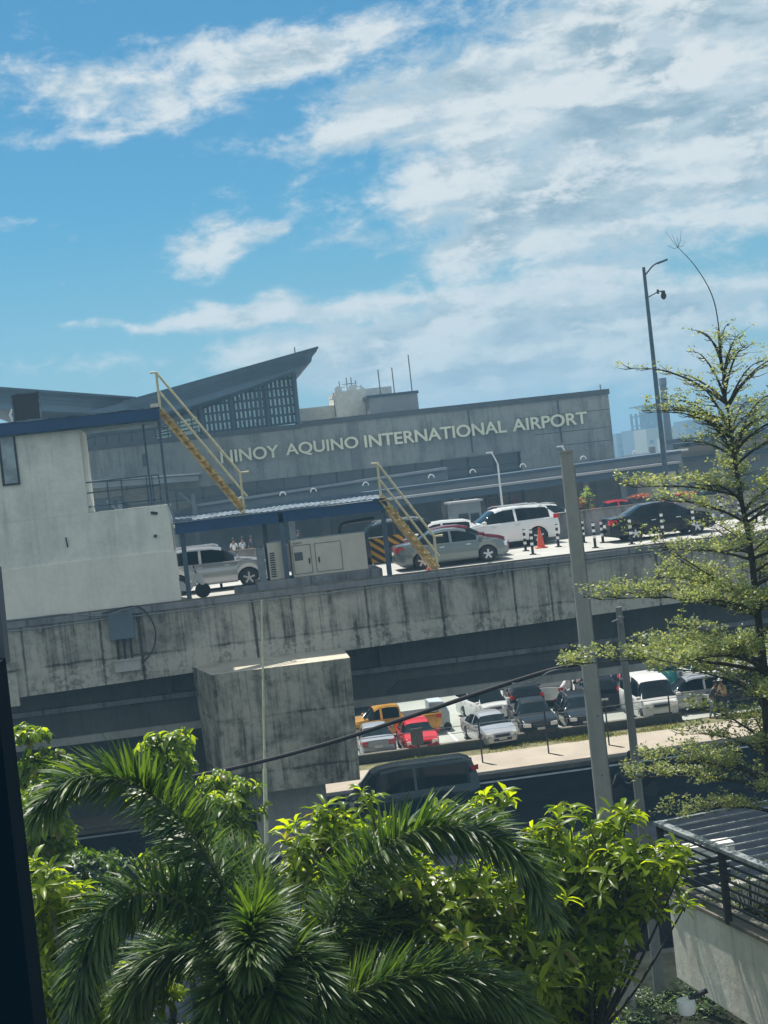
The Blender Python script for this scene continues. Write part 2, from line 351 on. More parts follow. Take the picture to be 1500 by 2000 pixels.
# low dark wall with posts between verge and parking
t = thing('low_wall', (12, 65.9, 0), 'low dark concrete wall with a pale coping edging the parking lot', 'wall')
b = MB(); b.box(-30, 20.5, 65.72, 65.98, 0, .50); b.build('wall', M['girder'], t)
b = MB(); b.box(-30, 20.5, 65.68, 66.02, .50, .56); b.build('coping', M['kerb'], t)
b = MB(); b.tube([(-30, 65.85, 1.25), (20.5, 65.85, 1.25)], .018, 5); b.tube([(-30, 65.85, .95), (20.5, 65.85, .95)], .014, 5); b.build('wire', M['steel'], t)
def fence_post(x, y, h, lab, name='fence_post'):
    t = thing(name, (x, y, .14), lab, 'fence post', 'iron posts along the pavement')
    b = MB(); b.cyl((x, y, .14), (x, y, .14+h), .035, 8); b.build('shaft', M['dark'], t)
    b = MB(); b.bar((x, y, .16), (x+.42, y-.9, .155), .05); b.build('cast_shadow_bar', M['dark'], t)  # dark bar laid on the pavement as the post's cast shadow
fp = onZ(1072, 1472, .15)
for (px, py, top, lab) in [(943, 1490, 1408, 'black iron post in front of the silver grey saloon in the parking lot'),
                           (1072, 1472, 1385, 'black iron post left of the big concrete pole, in front of the dark cars'),
                           (1190, 1456, 1362, 'black iron post just left of the slim pole by the commuter van'),
                           (1312, 1425, 1355, 'black iron post in front of the nose of the white commuter van')]:
    p = onZ(px, py, .15); h = (py-top)/FPX*p.y*.99
    fence_post(p.x, p.y, h, lab)
p = onZ(820, 1492, .15)
t = thing('notice_board', (p.x, p.y, .15), 'small dark grey notice board on a post in front of the red hatchback', 'sign')
b = MB(); b.cyl((p.x, p.y, .15), (p.x, p.y, 1.3), .035, 8); b.build('post', M['dark'], t)
b = MB(); b.box(p.x-.27, p.x+.27, p.y-.03, p.y+.03, 1.0, 1.72); b.build('panel', mat('notice_back', (.10, .105, .10), .6), t, bevel=.01)

# ================================================================== VIADUCT
via = thing('viaduct', (0, 53.6, 0), 'streaked grey concrete road viaduct crossing in front of the airport terminal', 'viaduct')
def wb(x): return 6.47 + .0177*(x+7.5)
b = MB(); b.prism([(-34, 8.93), (-34, wb(-34)), (60, wb(60)), (60, 8.93)], 'y', 53.66, 53.98); b.build('parapet', M['wall'], via)
b = MB(); b.box(-34, 60, 53.56, 54.05, 8.933, 9.16); b.build('coping', M['barrier'], via, bevel=.02)
b = MB(); b.box(-34, 60, 53.60, 53.72, 9.163, 9.22); b.build('edge_strip', M['kerb'], via)
b = MB(); b.prism([(54.02, 8.5), (54.02, 8.93), (54.05, 9.0), (64.3, 9.2), (64.3, 8.5)], 'x', -34, 60); b.build('deck_slab', M['deck'], via)
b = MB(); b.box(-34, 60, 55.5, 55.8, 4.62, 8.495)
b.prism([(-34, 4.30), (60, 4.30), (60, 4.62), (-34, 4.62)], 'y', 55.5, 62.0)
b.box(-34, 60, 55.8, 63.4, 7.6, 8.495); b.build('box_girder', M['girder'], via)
b = MB(); b.box(-34, 60, 55.2, 55.497, 5.54, 5.72); b.build('girder_ledge', M['barrier'], via)
b = MB(); b.box(-34, 60, 55.35, 55.497, 4.3, 4.58); b.build('girder_flange', M['leg'], via)
b = MB(); b.prism([(5.9, 4.63), (60, 4.63), (60, 5.1), (6.5, 5.1)], 'y', 55.46, 55.497); b.build('recess_shade_panel', mat('girder_shadow_gap', (.06, .065, .07), .9), via)  # dark panel on the web, painting in the shade of a recess
b = MB()
for x in (5.95, 15.3, -2.0, -11): b = MB(); b.cyl((x, 55.36, 6.6), (x, 55.36, 5.72), .13, 10); b.build('drain_pipe', M['girder'], via, smooth=True)
def pier(x):
    b = MB(); o = x
    top = [(o-.40, 50.4), (o+4.33, 50.4), (o+4.42, 56.5), (o-1.15, 56.5), (o-1.05, 53.6)]
    bot = [(o-.32, 50.45), (o+4.22, 50.45), (o+4.3, 56.5), (o-1.0, 56.5), (o-.92, 53.6)]
    vs = [(a, c, 2.6) for a, c in bot] + [(a, c, 6.80) for a, c in top]
    b.add(vs, [(4,3,2,1,0)] + [(i, (i+1) % 5, (i+1) % 5+5, i+5) for i in range(5)]); b.build('pier_cap', M['pier'], via)
    b = MB(); b.add([(a, c, 6.804) for a, c in top], [(0,1,2,3,4)]); b.build('pier_cap_top', M['capstone'], via)
    b = MB(); b.box(o+.6, o+3.1, 51.9, 55.4, 0, 2.6); b.build('pier_leg', M['leg'], via)
pier(0); pier(38); pier(-38)
# stub column at the left end of the parapet, and small patches
b = MB(); b.box(-7.62, -7.2, 53.45, 53.655, 6.2, 7.75); b.build('parapet_pilaster', M['wall'], via)
# conduits along the parapet top
t = thing('conduit', (4, 53.5, 8.8), 'thin pale pipe running along the top of the viaduct wall', 'pipe')
pts = [Vector((x, 53.52, 8.86 + .02*math.sin(x*1.3)+.012*math.sin(x*3.1))) for x in [(-7.6+.7*i) for i in range(40)]]
b = MB(); b.tube(pts, .028, 6); b.build('pipe', M['steel'], t, smooth=True)
b = MB()
for i in range(2, 40, 4): b = MB(); b.box(pts[i].x-.05, pts[i].x+.05, 53.5, 53.66, pts[i].z-.14, pts[i].z+.04); b.build('clip', M['steel'], t)
def pY(px, py, Y=53.5): return onY(px, py, Y)
c = thing('cable', tuple(pY(215, 1195)), 'pale slack cable looping to the junction boxes on the viaduct wall', 'cable')
b = MB()
def smoothpath(P, n=6):
    P = [Vector(p) for p in P]; out = []
    Q = [P[0]*2-P[1]] + P + [P[-1]*2-P[-2]]
    for i in range(1, len(Q)-2):
        for k in range(n):
            t = k/n; a, b_, c_, d = Q[i-1], Q[i], Q[i+1], Q[i+2]
            out.append(.5*((2*b_)+(c_-a)*t+(2*a-5*b_+4*c_-d)*t*t+(3*b_-a-3*c_+d)*t*t*t))
    out.append(P[-1]); return out
b.tube(smoothpath([pY(12, 1212), pY(60, 1207), pY(130, 1199), pY(200, 1202), pY(265, 1185)]), .022, 6); b.build('slack_line', M['steel'], c, smooth=True)
b = MB(); b.tube(smoothpath([pY(200, 1198), pY(262, 1184), pY(290, 1202), pY(304, 1235), pY(298, 1270), pY(278, 1296)]), .028, 6); b.build('loop', M['dark'], c, smooth=True)
def jbox(px0, py0, px1, py1, d, name, m, lab):
    a = pY(px0, py0, 53.3); z = pY(px1, py1, 53.3)
    t = thing(name, (a.x, 53.6, z.z), lab, 'electrical box')
    b = MB(); b.box(a.x, z.x, 53.66-d, 53.66, z.z, a.z); b.build('case', m, t, bevel=.012)
    b = MB(); b.box(a.x-.03, z.x+.03, 53.63-d, 53.66-d+.008, a.z-.06, a.z+.01); b.build('lid_lip', m, t)
    return a, z
mgb = mat('blue_grey_box_paint', (.10, .14, .165), .5)
jbox(209, 1200, 264, 1246, .30, 'junction_box', mgb, 'large blue-grey junction box mounted high on the viaduct wall')
jbox(222, 1291, 276, 1309, .24, 'meter_box', mat('beige_meter_box', (.40, .39, .35), .6), 'low beige grey box under the blue-grey junction box on the viaduct wall')
c = thing('conduit', tuple(pY(235, 1270)), 'three short dark pipes joining the two boxes on the viaduct wall', 'pipe')
for px in (228, 241, 254):
    b = MB(); b.cyl(pY(px, 1243, 53.52), pY(px+5, 1295, 53.52), .045, 8); b.build('pipe', M['dark'], c, smooth=True)
# far barrier on the deck
t = thing('median_barrier', (10, 64.2, 9.2), 'grey concrete barrier along the far side of the viaduct road', 'barrier')
b = MB(); b.prism([(64.05, 9.2), (64.12, 10.3), (64.28, 10.3), (64.3, 9.2)], 'x', -34, 60); b.build('wall', M['barrier'], t)
b = MB(); b.box(-34, 60, 64.05, 64.32, 10.302, 10.34); b.build('coping', M['kerb'], t)

# ================================================================== UPPER KERB DECK OF THE TERMINAL
apr = thing('departure_kerb', (10, 92, 0), 'grey elevated departure driveway in front of the terminal behind the viaduct', 'elevated road')
b = MB(); b.box(-60, 140, 91.5, 109.9, 7.0, 8.1); b.build('deck_slab', M['deck'], apr)
b = MB(); b.box(-60, 140, 91.2, 91.5, 6.6, 8.9); b.build('parapet', M['barrier'], apr)
for x in range(-50, 140, 14):
    b = MB(); b.box(x, x+1.2, 96, 98, 0, 7.0); b.build('column', M['leg'], apr)
# lower storey wall far behind the parking lot
b = MB(); b.box(-60, 140, 104, 104.5, 0, 7.0); b.build('lower_wall', M['cladding'], apr)
b = MB(); b.prism([(-24, 0), (1.2, 0), (1.2, 4.2), (-24, 4.2)], 'y', 62.2, 62.6)  # added wall, keeps the sunlit lot from showing left of the pier
tag(b.build('added_underpass_wall', M['girder']), 'dark wall added under the viaduct left of the pier to hide the sunlit lot', 'wall')

# ================================================================== TERMINAL
ter = thing('airport_terminal', (10, 110, 8), 'long grey airport terminal with gold lettering and a wing-shaped roof', 'terminal')
TY = 110.0
b = MB(); b.box(-40, 31.25, TY, TY+40, 13.45, 17.25); b.box(24.0, 31.25, TY+.002, TY+39, 8.1, 13.448); b.build('facade_wall', M['terminal'], ter)
b = MB(); b.box(7.8, 31.33, TY-.12, TY+.0, 17.05, 17.45); b.box(-40, 7.75, TY-.12, TY, 16.95, 17.30); b.build('parapet_cap', mat('dark_parapet_flashing', (.09, .11, .12), .6), ter)
b = MB()
for x in (11.4, 20.3, 27.2): b.box(x, x+.14, TY-.015, TY, 13.6 if x < 12 else 13.8, 17.0)
for z, x0 in ((14.55, 25.2), (15.9, 24.2), (13.55, 27.3)): b.box(x0, 31.2, TY-.013, TY, z, z+.05)
b.build('panel_joint', mat('panel_joint_line', (.11, .12, .125), .8), ter)
b = MB(); b.box(11.2, 12.0, TY-.045, TY-.018, 13.45, 17.0); b.build('wall_pilaster', mat('pilaster_grey', (.22, .225, .23), .8), ter)
# band of windows under the sign wall
b = MB(); b.box(-40, 23.9, TY+.6, TY+.8, 8.1, 13.44); b.build('window_band', M['glasst'], ter)
b = MB()
for x in range(-20, 24, 2): b.box(x, x+.09, TY+.5, TY+.6, 12.0, 13.44)
b.box(-40, 23.9, TY+.5, TY+.6, 12.6, 12.68); b.build('mullion', M['bluesteel'], ter)
b = MB(); b.box(17.9, 24.1, TY-.05, TY+.02, 13.45, 13.55); b.build('window_head', M['cladding'], ter)
# letters
def text(name, body, a, c, depth, m, parent, size, rx=90, fit=None):
    cu = bpy.data.curves.new(name, 'FONT'); cu.body = body; cu.size = size; cu.extrude = depth; cu.offset = .018*size; cu.align_x = 'LEFT'
    o = bpy.data.objects.new(name, cu); C.objects.link(o)
    bpy.context.view_layer.update()
    me = bpy.data.meshes.new_from_object(o.evaluated_get(bpy.context.evaluated_depsgraph_get())); bpy.data.objects.remove(o)
    xs = [v.co.x for v in me.vertices]; ys = [v.co.y for v in me.vertices]
    x0, x1, y0, y1 = min(xs), max(xs), min(ys), max(ys)
    off = parent.location if parent else Vector((0, 0, 0))
    for v in me.vertices:
        u = (v.co.x-x0)/(x1-x0); w = (v.co.y-y0)/(y1-y0)
        v.co = Vector((a[0]+(c[0]-a[0])*u, a[1]-depth+v.co.z, a[2]+(c[2]-a[2])*w)) - off
    me.materials.append(m); me.update()
    o2 = bpy.data.objects.new(name, me); C.objects.link(o2); o2.parent = parent
    return o2
# each word is one run of raised letters on the wall (word, left pixel, right pixel of the photograph)
sg = thing('lettering_sign', (1.6, TY-.3, 15.0), 'pale gold raised letters reading NINOY AQUINO INTERNATIONAL AIRPORT on the terminal wall', 'sign')
for wd, x0, x1 in (('NINOY', 432, 546), ('AQUINO', 559, 701), ('INTERNATIONAL', 713, 990), ('AIRPORT', 1002, 1148)):
    ymid = lambda px: 905-(px-432)*(905-827)/(1132-432)
    a = onY(x0, ymid(x0), TY-.3); c_ = onY(x1, ymid(x1), TY-.3)
    q = .09 if wd == 'AQUINO' else 0
    text('letter_row', wd, (a.x, TY-.12, 15.0-q), (c_.x, TY-.12, 15.93), .09, M['letters'], sg, 1.3)
# dark strip joints behind words: thin shadow gap comes from the standoff itself

# wing roof: prism in x-z, long in y
RY = 106.0
def roofpoly(pts, Y=RY): return [(onY(px, py, Y).x, onY(px, py, Y).z) for px, py in pts]
b = MB(); b.prism(roofpoly([(180, 803), (621, 679), (618, 687), (611, 690), (608, 706), (596, 715), (487, 757), (367, 795), (250, 822)]), 'y', RY, 150); b.build('wing_roof', M['roofsoffit'], ter)
b = MB(); b.prism(roofpoly([(240, 783.5), (621, 676.5), (622, 680), (240, 788)], RY-.1), 'y', RY-.2, 150.2); b.build('roof_sheet', M['roof'], ter)
b = MB(); b.prism(roofpoly([(-60, 754), (265, 777.5), (263, 783), (310, 803), (310, 812), (-60, 796)], RY+1), 'y', RY+1.2, 150); b.build('low_roof', M['roofsoffit'], ter)
b = MB(); b.prism(roofpoly([(-60, 751), (265, 775), (265, 779), (-60, 755)], RY+.6), 'y', RY+.5, 150.2); b.build('roof_sheet', M['roof'], ter)
b = MB()
for k in range(5):
    y = .30+.13*k; p0 = onY(250, 783+ (822-783)*y, RY-.05); p1 = onY(600, 684+(716-684)*y, RY-.05); b.bar(p0, p1, .05, .05)
for k in range(3):
    p0 = onY(-60, 764+k*9, RY+1.1); p1 = onY(285, 786+k*6, RY+1.1); b.bar(p0, p1, .05, .05)
b.build('fascia_rib', M['roof'], ter)
# glass gable below the wing roof; skylight seen through it painted as pale dashes
gm = bpy.data.materials.new('gable_glass_panes'); gm.use_nodes = True; N = NT(gm.node_tree); bb = N.n['Principled BSDF']
tcn = N.new('ShaderNodeTexCoord'); sp = N.new('ShaderNodeSeparateXYZ'); N.l.new(tcn.outputs['Object'], sp.inputs[0])
ux = N.m('FRACT', N.m('MULTIPLY', sp.outputs[0], 3.1)); uz = N.m('FRACT', N.m('MULTIPLY', sp.outputs[2], 1.5))
sky_dash = N.m('MULTIPLY', N.m('GREATER_THAN', ux, .62), N.m('GREATER_THAN', uz, .25))
sky_dash = N.m('MULTIPLY', sky_dash, N.ramp(N.noise(tcn.outputs['Object'], 3.0, 2), .30, .42))
N.put(bb.inputs['Base Color'], N.mix(sky_dash, (.010, .05, .075), (.50, .72, .78))); bb.inputs['Roughness'].default_value = .25
b = MB(); b.prism(roofpoly([(383, 853), (393, 800), (572, 728), (583, 826)], TY), 'y', TY+.3, TY+.5); b.build('gable_glass', gm, ter)
b = MB()
for px in (390, 450, 505, 518, 575): 
    p0 = onY(px+8, 846-(px-390)*.115, TY+.2); top = 790-(px-390)*.37 if px < 500 else 800-(px-390)*.39
    b = MB(); b.bar(p0, onY(px, top, TY+.2), .22, .12); b.build('gable_mullion', M['roofsoffit'], ter)
b = MB()
b.bar(onY(583, 826, TY), onY(573, 725, TY), .3, .3); b.bar(onY(585, 826, TY-1.4), onY(574, 722, TY-1.4), .12, .12); b.build('gable_mullion', M['roofsoffit'], ter)
# glazing strip left of the gable; sky through the louvred panes painted pale mint
b = MB(); b.prism([(-30, 17.26), (.2, 17.26), (.2, 19.9), (-30, 19.0)], 'y', TY+.8, TY+1.0); b.build('clerestory_glass', M['glasst'], ter)
ml = mat('sky_toned_louvre', (.80, .95, .86), .4, 0, .05)  # pale colour stands in for sky behind the panes
b = MB(); pan = [(302, 838, 333, 857), (345, 818, 390, 848), (193, 835, 242, 850), (243, 843, 290, 851)]
b.prism(roofpoly([(303, 838), (331, 829), (334, 853), (306, 857)], TY), 'y', TY+.7, TY+.78); b.prism(roofpoly([(345, 824), (385, 812), (390, 845), (349, 851)], TY), 'y', TY+.7, TY+.78); b.build('louvre_window', ml, ter)
b = MB()
for k in range(1, 4):
    t_ = k/4; b.bar(onY(302+1*t_, 838+19*t_, TY+.6), onY(333, 829+24*t_, TY+.6), .05, .09); b.bar(onY(344+4*t_, 824+27*t_, TY+.6), onY(388, 812+33*t_, TY+.6), .05, .09)
for k in range(14):
    x = -11+k*.9; b.bar((x, TY+.6, 17.2), (x+.0, TY+.6, 18.9), .07, .07)
b.bar((-11, TY+.6, 17.3), (-4.5, TY+.6, 18.6), .12, .12); b.bar((-11, TY+.6, 17.9), (-2, TY+.6, 18.1), .1, .1); b.build('glazing_bar', M['bluesteel'], ter)
for (px, py, w, h) in ((283, 898, .35, .9),):
    p = onY(px, py, TY); b = MB(); b.box(p.x-w/2, p.x+w/2, TY-.06, TY+.02, p.z-h/2, p.z+h/2); b.build('door', M['glasst'], ter)
# rooftop blocks
b = MB(); p0 = onY(585, 800, 122); b.box(8.4, 11.6, 120, 126, 17.2, 18.9); b.box(11.4, 16.0, 119, 125, 17.2, 19.9); b.build('roof_block', mat('pale_roof_block', (.70, .70, .64), .8), ter)
b = MB(); a = onY(735, 775, 116); c_ = onY(815, 768, 116); b.box(a.x-.6, c_.x, 116, 124, 17.2, c_.z); b.build('plant_room', M['cladding'], ter)
b = MB(); b.box(a.x-.75, c_.x+.1, 115.9, 124.1, c_.z+.004, c_.z+.22); b.build('plant_room_cap', M['roof'], ter)
def mast(px, top, bot, Y, r=.05): 
    a, c_ = onY(px, top, Y), onY(px+(bot-top)*.11, bot, Y); b = MB(); b.cyl((a.x, Y, a.z), (a.x, Y, c_.z-.6), r, 6); return b
for (px, tp, bt, lab) in ((738, 722, 772, 'thin whip antenna at the left edge of the terminal plant room roof'), (765, 718, 770, 'faint whip antenna in the middle of the plant room roof'), (797, 693, 768, 'tallest whip antenna on the right of the plant room roof')):
    b = mast(px, tp, bt, 117, .05); o = b.build('whip_antenna', M['steel']); tag(o, lab, 'antenna', 'whip antennas on the plant room')
DIS = [(651, 768, 790, [(652, 777, .25)], 'short cross-shaped aerial, leftmost on the pale roof block'), (662, 745, 790, [(660, 762, .38), (664, 787, .35)], 'aerial mast with one dish high and one dish at its foot, second from the left'),
       (676, 738, 785, [], 'bare pole aerial with a crossbar between the dish masts'), (685, 737, 783, [(688, 760, .45), (681, 775, .4)], 'mast carrying the two big round dishes in the middle of the aerial cluster'),
       (694, 743, 780, [(690, 772, .42)], 'mast right of the big dishes with one low dish'), (705, 752, 778, [(706, 762, .33)], 'short mast with a single dish, rightmost on the pale roof block')]
for (px, tp, bt, ds, lab) in DIS:
    t = thing('dish_mast', tuple(onY(px, bt, 119.5)), lab, 'antenna', 'dish masts on the roof block')
    b = mast(px, tp, bt+8, 119.5, .045); b.build('mast', M['steel'], t)
    b = MB(); q = onY(px+2, tp+12, 119.5); b.bar((q.x-.4, 119.5, q.z), (q.x+.4, 119.5, q.z), .05); b.build('crossbar', M['steel'], t)
    for (dx, dy, r) in ds:
        q = onY(dx, dy, 119.3); b = MB(); b.lathe((q.x, 119.2, q.z), [(r*.8, -.12), (r*.6, .02), (.05, .12)], 12, 'y'); b.build('dish', M['white'], t)
p = onY(1172, 754, 112); t = tag(mast(1172, 751, 762, 112, .06).build('lightning_rod', M['steel']), 'tiny lightning rod at the right end of the terminal roof', 'antenna')
p = onY(575, 690, 112); tag(mast(575, 678, 690, 108, .05).build('lightning_rod', M['steel']), 'tiny lightning rod on the wing roof near its tip', 'antenna')

# drop-off canopy in front of the terminal
can = thing('entrance_canopy', (10, 102, 8), 'long layered grey canopy over the terminal drop-off kerb', 'canopy')
def band(pL, pR, th, Y0, Y1, name, m, drop=0):
    a, c_ = onY(pL[0], pL[1], Y0), onY(pR[0], pR[1], Y0)
    b = MB(); b.prism([(a.x, a.z), (c_.x, c_.z), (c_.x, c_.z-th), (a.x, a.z-th)], 'y', Y0, Y1); b.build(name, m, can)
band((380, 985), (873, 912), .18, 106.6, 109.9, 'upper_edge', M['canopytop'])
band((380, 989), (873, 917), .75, 106.9, 109.9, 'upper_fascia', M['cladding'])
band((330, 1012), (1330, 880), .22, 101.5, 109.85, 'gutter', M['roof'])
band((330, 1019), (1330, 886), .42, 101.7, 109.8, 'main_fascia', M['cladding'])
band((330, 1028), (1330, 900), .16, 100.2, 101.65, 'front_lip', M['canopytop'])
band((330, 1033), (1330, 905), .45, 100.4, 101.6, 'under_beam', M['roof'])
for px in (330, 560, 765, 885, 1142, 1215, 1330):
    p = onY(px, 940, 102.2); b = MB(); b.box(p.x-.22, p.x+.22, 102.0, 102.45, 8.1, 11.6); b.build('column', M['cladding'], can)
# left low canopy with brackets, seen through the porch
band((150, 940), (392, 923), .12, 105, 109.9, 'left_roof_edge', M['canopytop'])
band((150, 945), (388, 928), .4, 105.2, 109.9, 'left_roof_fascia', M['cladding'])
for px in (230, 375):
    p = onY(px, 950, 106); b = MB(); b.box(p.x-.15, p.x+.15, 106, 106.3, 8.1, 13.0); b.bar((p.x, 106.15, 12.2), (p.x-.9, 106.15, 13.2), .15); b.build('bracket_column', M['cladding'], can)
for i, (px, py) in enumerate(((552, 963), (612, 956), (714, 944), (842, 929), (923, 919), (1021, 908), (1139, 893), (1241, 882), (470, 973))):
    p = onY(px, py, 101.3); b = MB()
    b.tube([(p.x+.20*math.cos(t), 101.3, p.z-.16+.24*math.sin(t)) for t in [math.pi*k/8 for k in range(9)]], .042, 6)
    o = b.build('arched_lamp', M['white']); tag(o, ('white arched lamp on the canopy just left of the lower end of the tall stair', 'white arched lamp on the canopy third from the left', 'white arched lamp on the canopy left of the short stair top rail', 'white arched lamp on the canopy right of the short stair', 'white arched lamp on the canopy just left of the curved street lamp', 'white arched lamp on the canopy right of the curved street lamp', 'white arched lamp on the canopy right of the thick pole top', 'white arched lamp rightmost on the canopy beyond the terminal corner', 'white arched lamp leftmost on the canopy behind the tall stair foot')[i], 'lamp', 'arched lamps along the drop-off canopy')
# ground-floor face under the canopy
b = MB()
for x0, x1 in ((-20, -9), (-2.5, 3.4), (4.2, 8.5), (9.2, 17.6)): b = MB(); b.box(x0, x1, TY+.2, TY+.45, 8.1, 12.0); b.build('ground_wall', M['cladding'], ter)
b = MB()
for x in (18.4, 19.3, 20.2, 21.1, 22.0, 22.9): b.box(x, x+.08, TY+.35, TY+.5, 8.1, 11.8)
for z in (9.0, 10.2): b.box(18, 23.9, TY+.35, TY+.5, z, z+.06)
b.build('entrance_frame', M['steel'], ter)
b = MB(); b.box(25.3, 25.8, TY+.1, TY+.19, 10.2, 11.3); b.build('wall_panel', M['glasst'], ter)
b = MB(); b.box(28.3, 30.6, TY+.12, TY+.19, 9.55, 9.62); b.build('pale_strip', M['white'], ter)
# right-hand low extension
ext = thing('terminal_extension', (45, 112, 8), 'low terminal extension with a cream wall to the right of the lettering wall', 'building')
b = MB(); b.box(31.4, 75, 112, 135, 8.1, 11.3); b.build('lower_wall', M['cladding'], ext)
b = MB(); b.box(31.4, 75, 110.5, 112, 11.3, 11.55); b.box(36, 75, 108, 112, 12.75, 13.1); b.build('roof_slab', M['roof'], ext)
b = MB(); b.box(36.5, 75, 111.9, 112, 11.55, 12.72); b.build('window_strip', M['glasst'], ext)
b = MB(); b.box(36.8, 44, 111.6, 111.85, 11.6, 12.4); b.build('cream_panel', M['cream'], ext)
b = MB(); b.box(31.4, 36.5, 108.4, 108.6, 12.15, 12.3); b.build('edge_strip', M['white'], ext)
b = MB()
for x in (33.5, 38.6, 43.5, 49): b.box(x, x+.4, 108.2, 108.6, 8.1, 12.7)
b.build('column', M['cladding'], ext)
b = MB(); b.box(32.0, 35.2, 107.5, 107.6, 8.9, 10.7); b.build('cream_hoarding', M['cream'], ext)
# kiosk, plants and lamps on the upper kerb
p0 = onY(885, 1003, 96); p1 = onY(938, 980, 96)
t = thing('guard_booth', (p0.x, 96, 8.1), 'small grey booth with dark windows behind the maroon and white cars', 'booth')
b = MB(); b.box(p0.x, p1.x, 96, 98, 8.1, p1.z+.05); b.build('wall', M['cladding'], t)
b = MB(); b.box(p0.x-.15, p1.x+.15, 95.8, 98.2, p1.z+.052, p1.z+.18); b.build('roof', M['canopytop'], t)
b = MB(); b.box(p0.x+.35, p0.x+1.0, 95.95, 95.99, 9.2, 9.75); b.box(p0.x+1.15, p1.x-.15, 95.95, 95.99, 9.2, 9.7); b.build('window', M['glassd'], t)
for (px, pt, pb, arm, lab) in ((972, 884, 1000, -18, 'white curved street lamp in front of the recessed terminal windows'), (1110, 872, 1010, -18, 'white curved street lamp half hidden by the big concrete pole')):
    a = onY(px, pt+22, 99); base_x = a.x; t = thing('street_lamp', (base_x, 99, 8.1), lab, 'street lamp', 'white curved street lamps')
    tp = onY(px+arm, pt, 99); b = MB(); b.tube([(base_x, 99, 8.1), (base_x, 99, a.z)], [.09, .06], 8); b.build('pole', M['white'], t)
    b = MB(); b.tube(smoothpath([(base_x, 99, a.z), (base_x+(tp.x-base_x)*.45, 99, a.z+(tp.z-a.z)*.75), (tp.x+.15, 99, tp.z)], 5), .05, 6); b.build('arm', M['white'], t)
    b = MB(); b.box(tp.x-.15, tp.x+.3, 98.9, 99.1, tp.z-.05, tp.z+.05); b.build('lamp_head', M['white'], t)
# ================================================================== SHED ON THE VIADUCT (left)
shed = thing('roof_shed', (-4.5, 54.2, 9.1), 'pale rendered two-storey shed with a blue roof edge and open porch on the viaduct', 'shed')
b = MB(); b.box(-9, -1.25, 54.12, 57.6, 9.0, 12.68); b.build('lower_wall', M['render'], shed)
b = MB(); b.prism([(-9, 9.02), (-1.19, 9.02), (-1.19, 11.0), (-4.6, 11.02), (-9, 10.95)], 'y', 54.06, 54.118); b.build('render_patch', M['render2'], shed)
b = MB(); b.box(-9, -4.12, 54.122, 57.6, 12.684, 15.9); b.build('upper_wall', M['render'], shed)
b = MB(); b.box(-9.3, -1.2, 53.75, 58.0, 15.74, 16.15); b.build('roof_fascia', M['blue'], shed, bevel=.01)
b = MB(); b.box(-9.33, -1.17, 53.72, 58.03, 16.153, 16.19); b.build('roof_sheet', M['zinc'], shed)
b = MB(); b.box(-9.2, -1.3, 53.85, 57.9, 15.70, 15.738); b.build('roof_underside', mat('peeling_ceiling', (.09, .15, .18), .8, 0, .5, 2), shed)
a, c_ = onY(-6, 852, 54.1), onY(40, 946, 54.1)
w = MB(); w.box(a.x, c_.x, 54.06, 54.118, c_.z, a.z+.05); wo_ = w.build('window', M['dark'], shed)
w = MB(); w.box(a.x+.1, c_.x-.07, 54.045, 54.058, c_.z+.07, a.z-.03); w.build('pane', mat('grimy_window_pane', (.26, .32, .33), .15, 0, .4, 1.2), wo_)
for (px, nm) in ((291, 'porch_post'), (322, 'porch_post')):
    p = onY(px, 930, 55.5 if px < 300 else 54.3); b = MB(); b.cyl((p.x, p.y, 12.69), (p.x, p.y, 15.7), .045 if px > 300 else .035, 8); b.build(nm, M['bluesteel'], shed)
b = MB()
for z in (13.25, 13.75): b.bar((-4.1, 54.3, z-.35), (-1.5, 54.3, z-.35), .05)
b.bar((-4.1, 54.3, 13.78), (-1.5, 54.3, 13.78), .07, .05)
for x in (-3.35, -2.85, -1.95, -1.75, -1.5): b.bar((x, 54.3, 12.69), (x, 54.3, 13.78), .05)
b.build('porch_railing', M['bluesteel'], shed)
b = MB(); b.bar((-4.0, 54.2, 13.1), (-3.9, 54.2, 12.8), .06); b.build('broken_pipe', M['white'], shed)
b = MB(); b.bar((-5.0, 54.04, 11.92), (-4.97, 54.04, 11.55), .05, .02); b.cyl((-1.85, 54.0, 11.6), (-1.85, 54.12, 11.6), .06, 8); b.cyl((-1.9, 54.0, 12.45), (-1.7, 54.12, 12.4), .05, 8); b.build('wall_fitting', M['dark'], shed)
b = MB(); b.tube([(-1.25, 54.05, 12.72), (-1.17, 54.05, 12.4), (-1.1, 54.05, 12.05)], .05, 6); b.build('downpipe', M['zinc'], shed)
# AC unit
a, c_ = onY(22, 772, 54.6), onY(80, 812, 54.6)
t = thing('air_conditioner', (a.x+.5, 55, 16.2), 'dark boxed air conditioner with pale frame standing on the blue-edged roof', 'air conditioner')
b = MB(); b.box(a.x+.02, c_.x-.02, 54.62, 55.3, 16.25, a.z); b.build('case', M['dark'], t)
b = MB()
for x in (a.x, c_.x): b.bar((x, 54.58, 16.19), (x, 54.58, a.z+.03), .05)
b.bar((a.x, 54.58, a.z+.02), (c_.x, 54.58, a.z+.02), .05); b.bar((a.x, 54.58, 16.25), (c_.x, 54.58, 16.25), .04); b.build('frame', M['zinc'], t)
b = MB(); b.tube([(a.x-.02, 54.6, 16.2), (a.x-.12, 54.6, 16.5), (a.x-.02, 54.6, 16.7)], .05, 6); b.build('hose', M['white'], t)

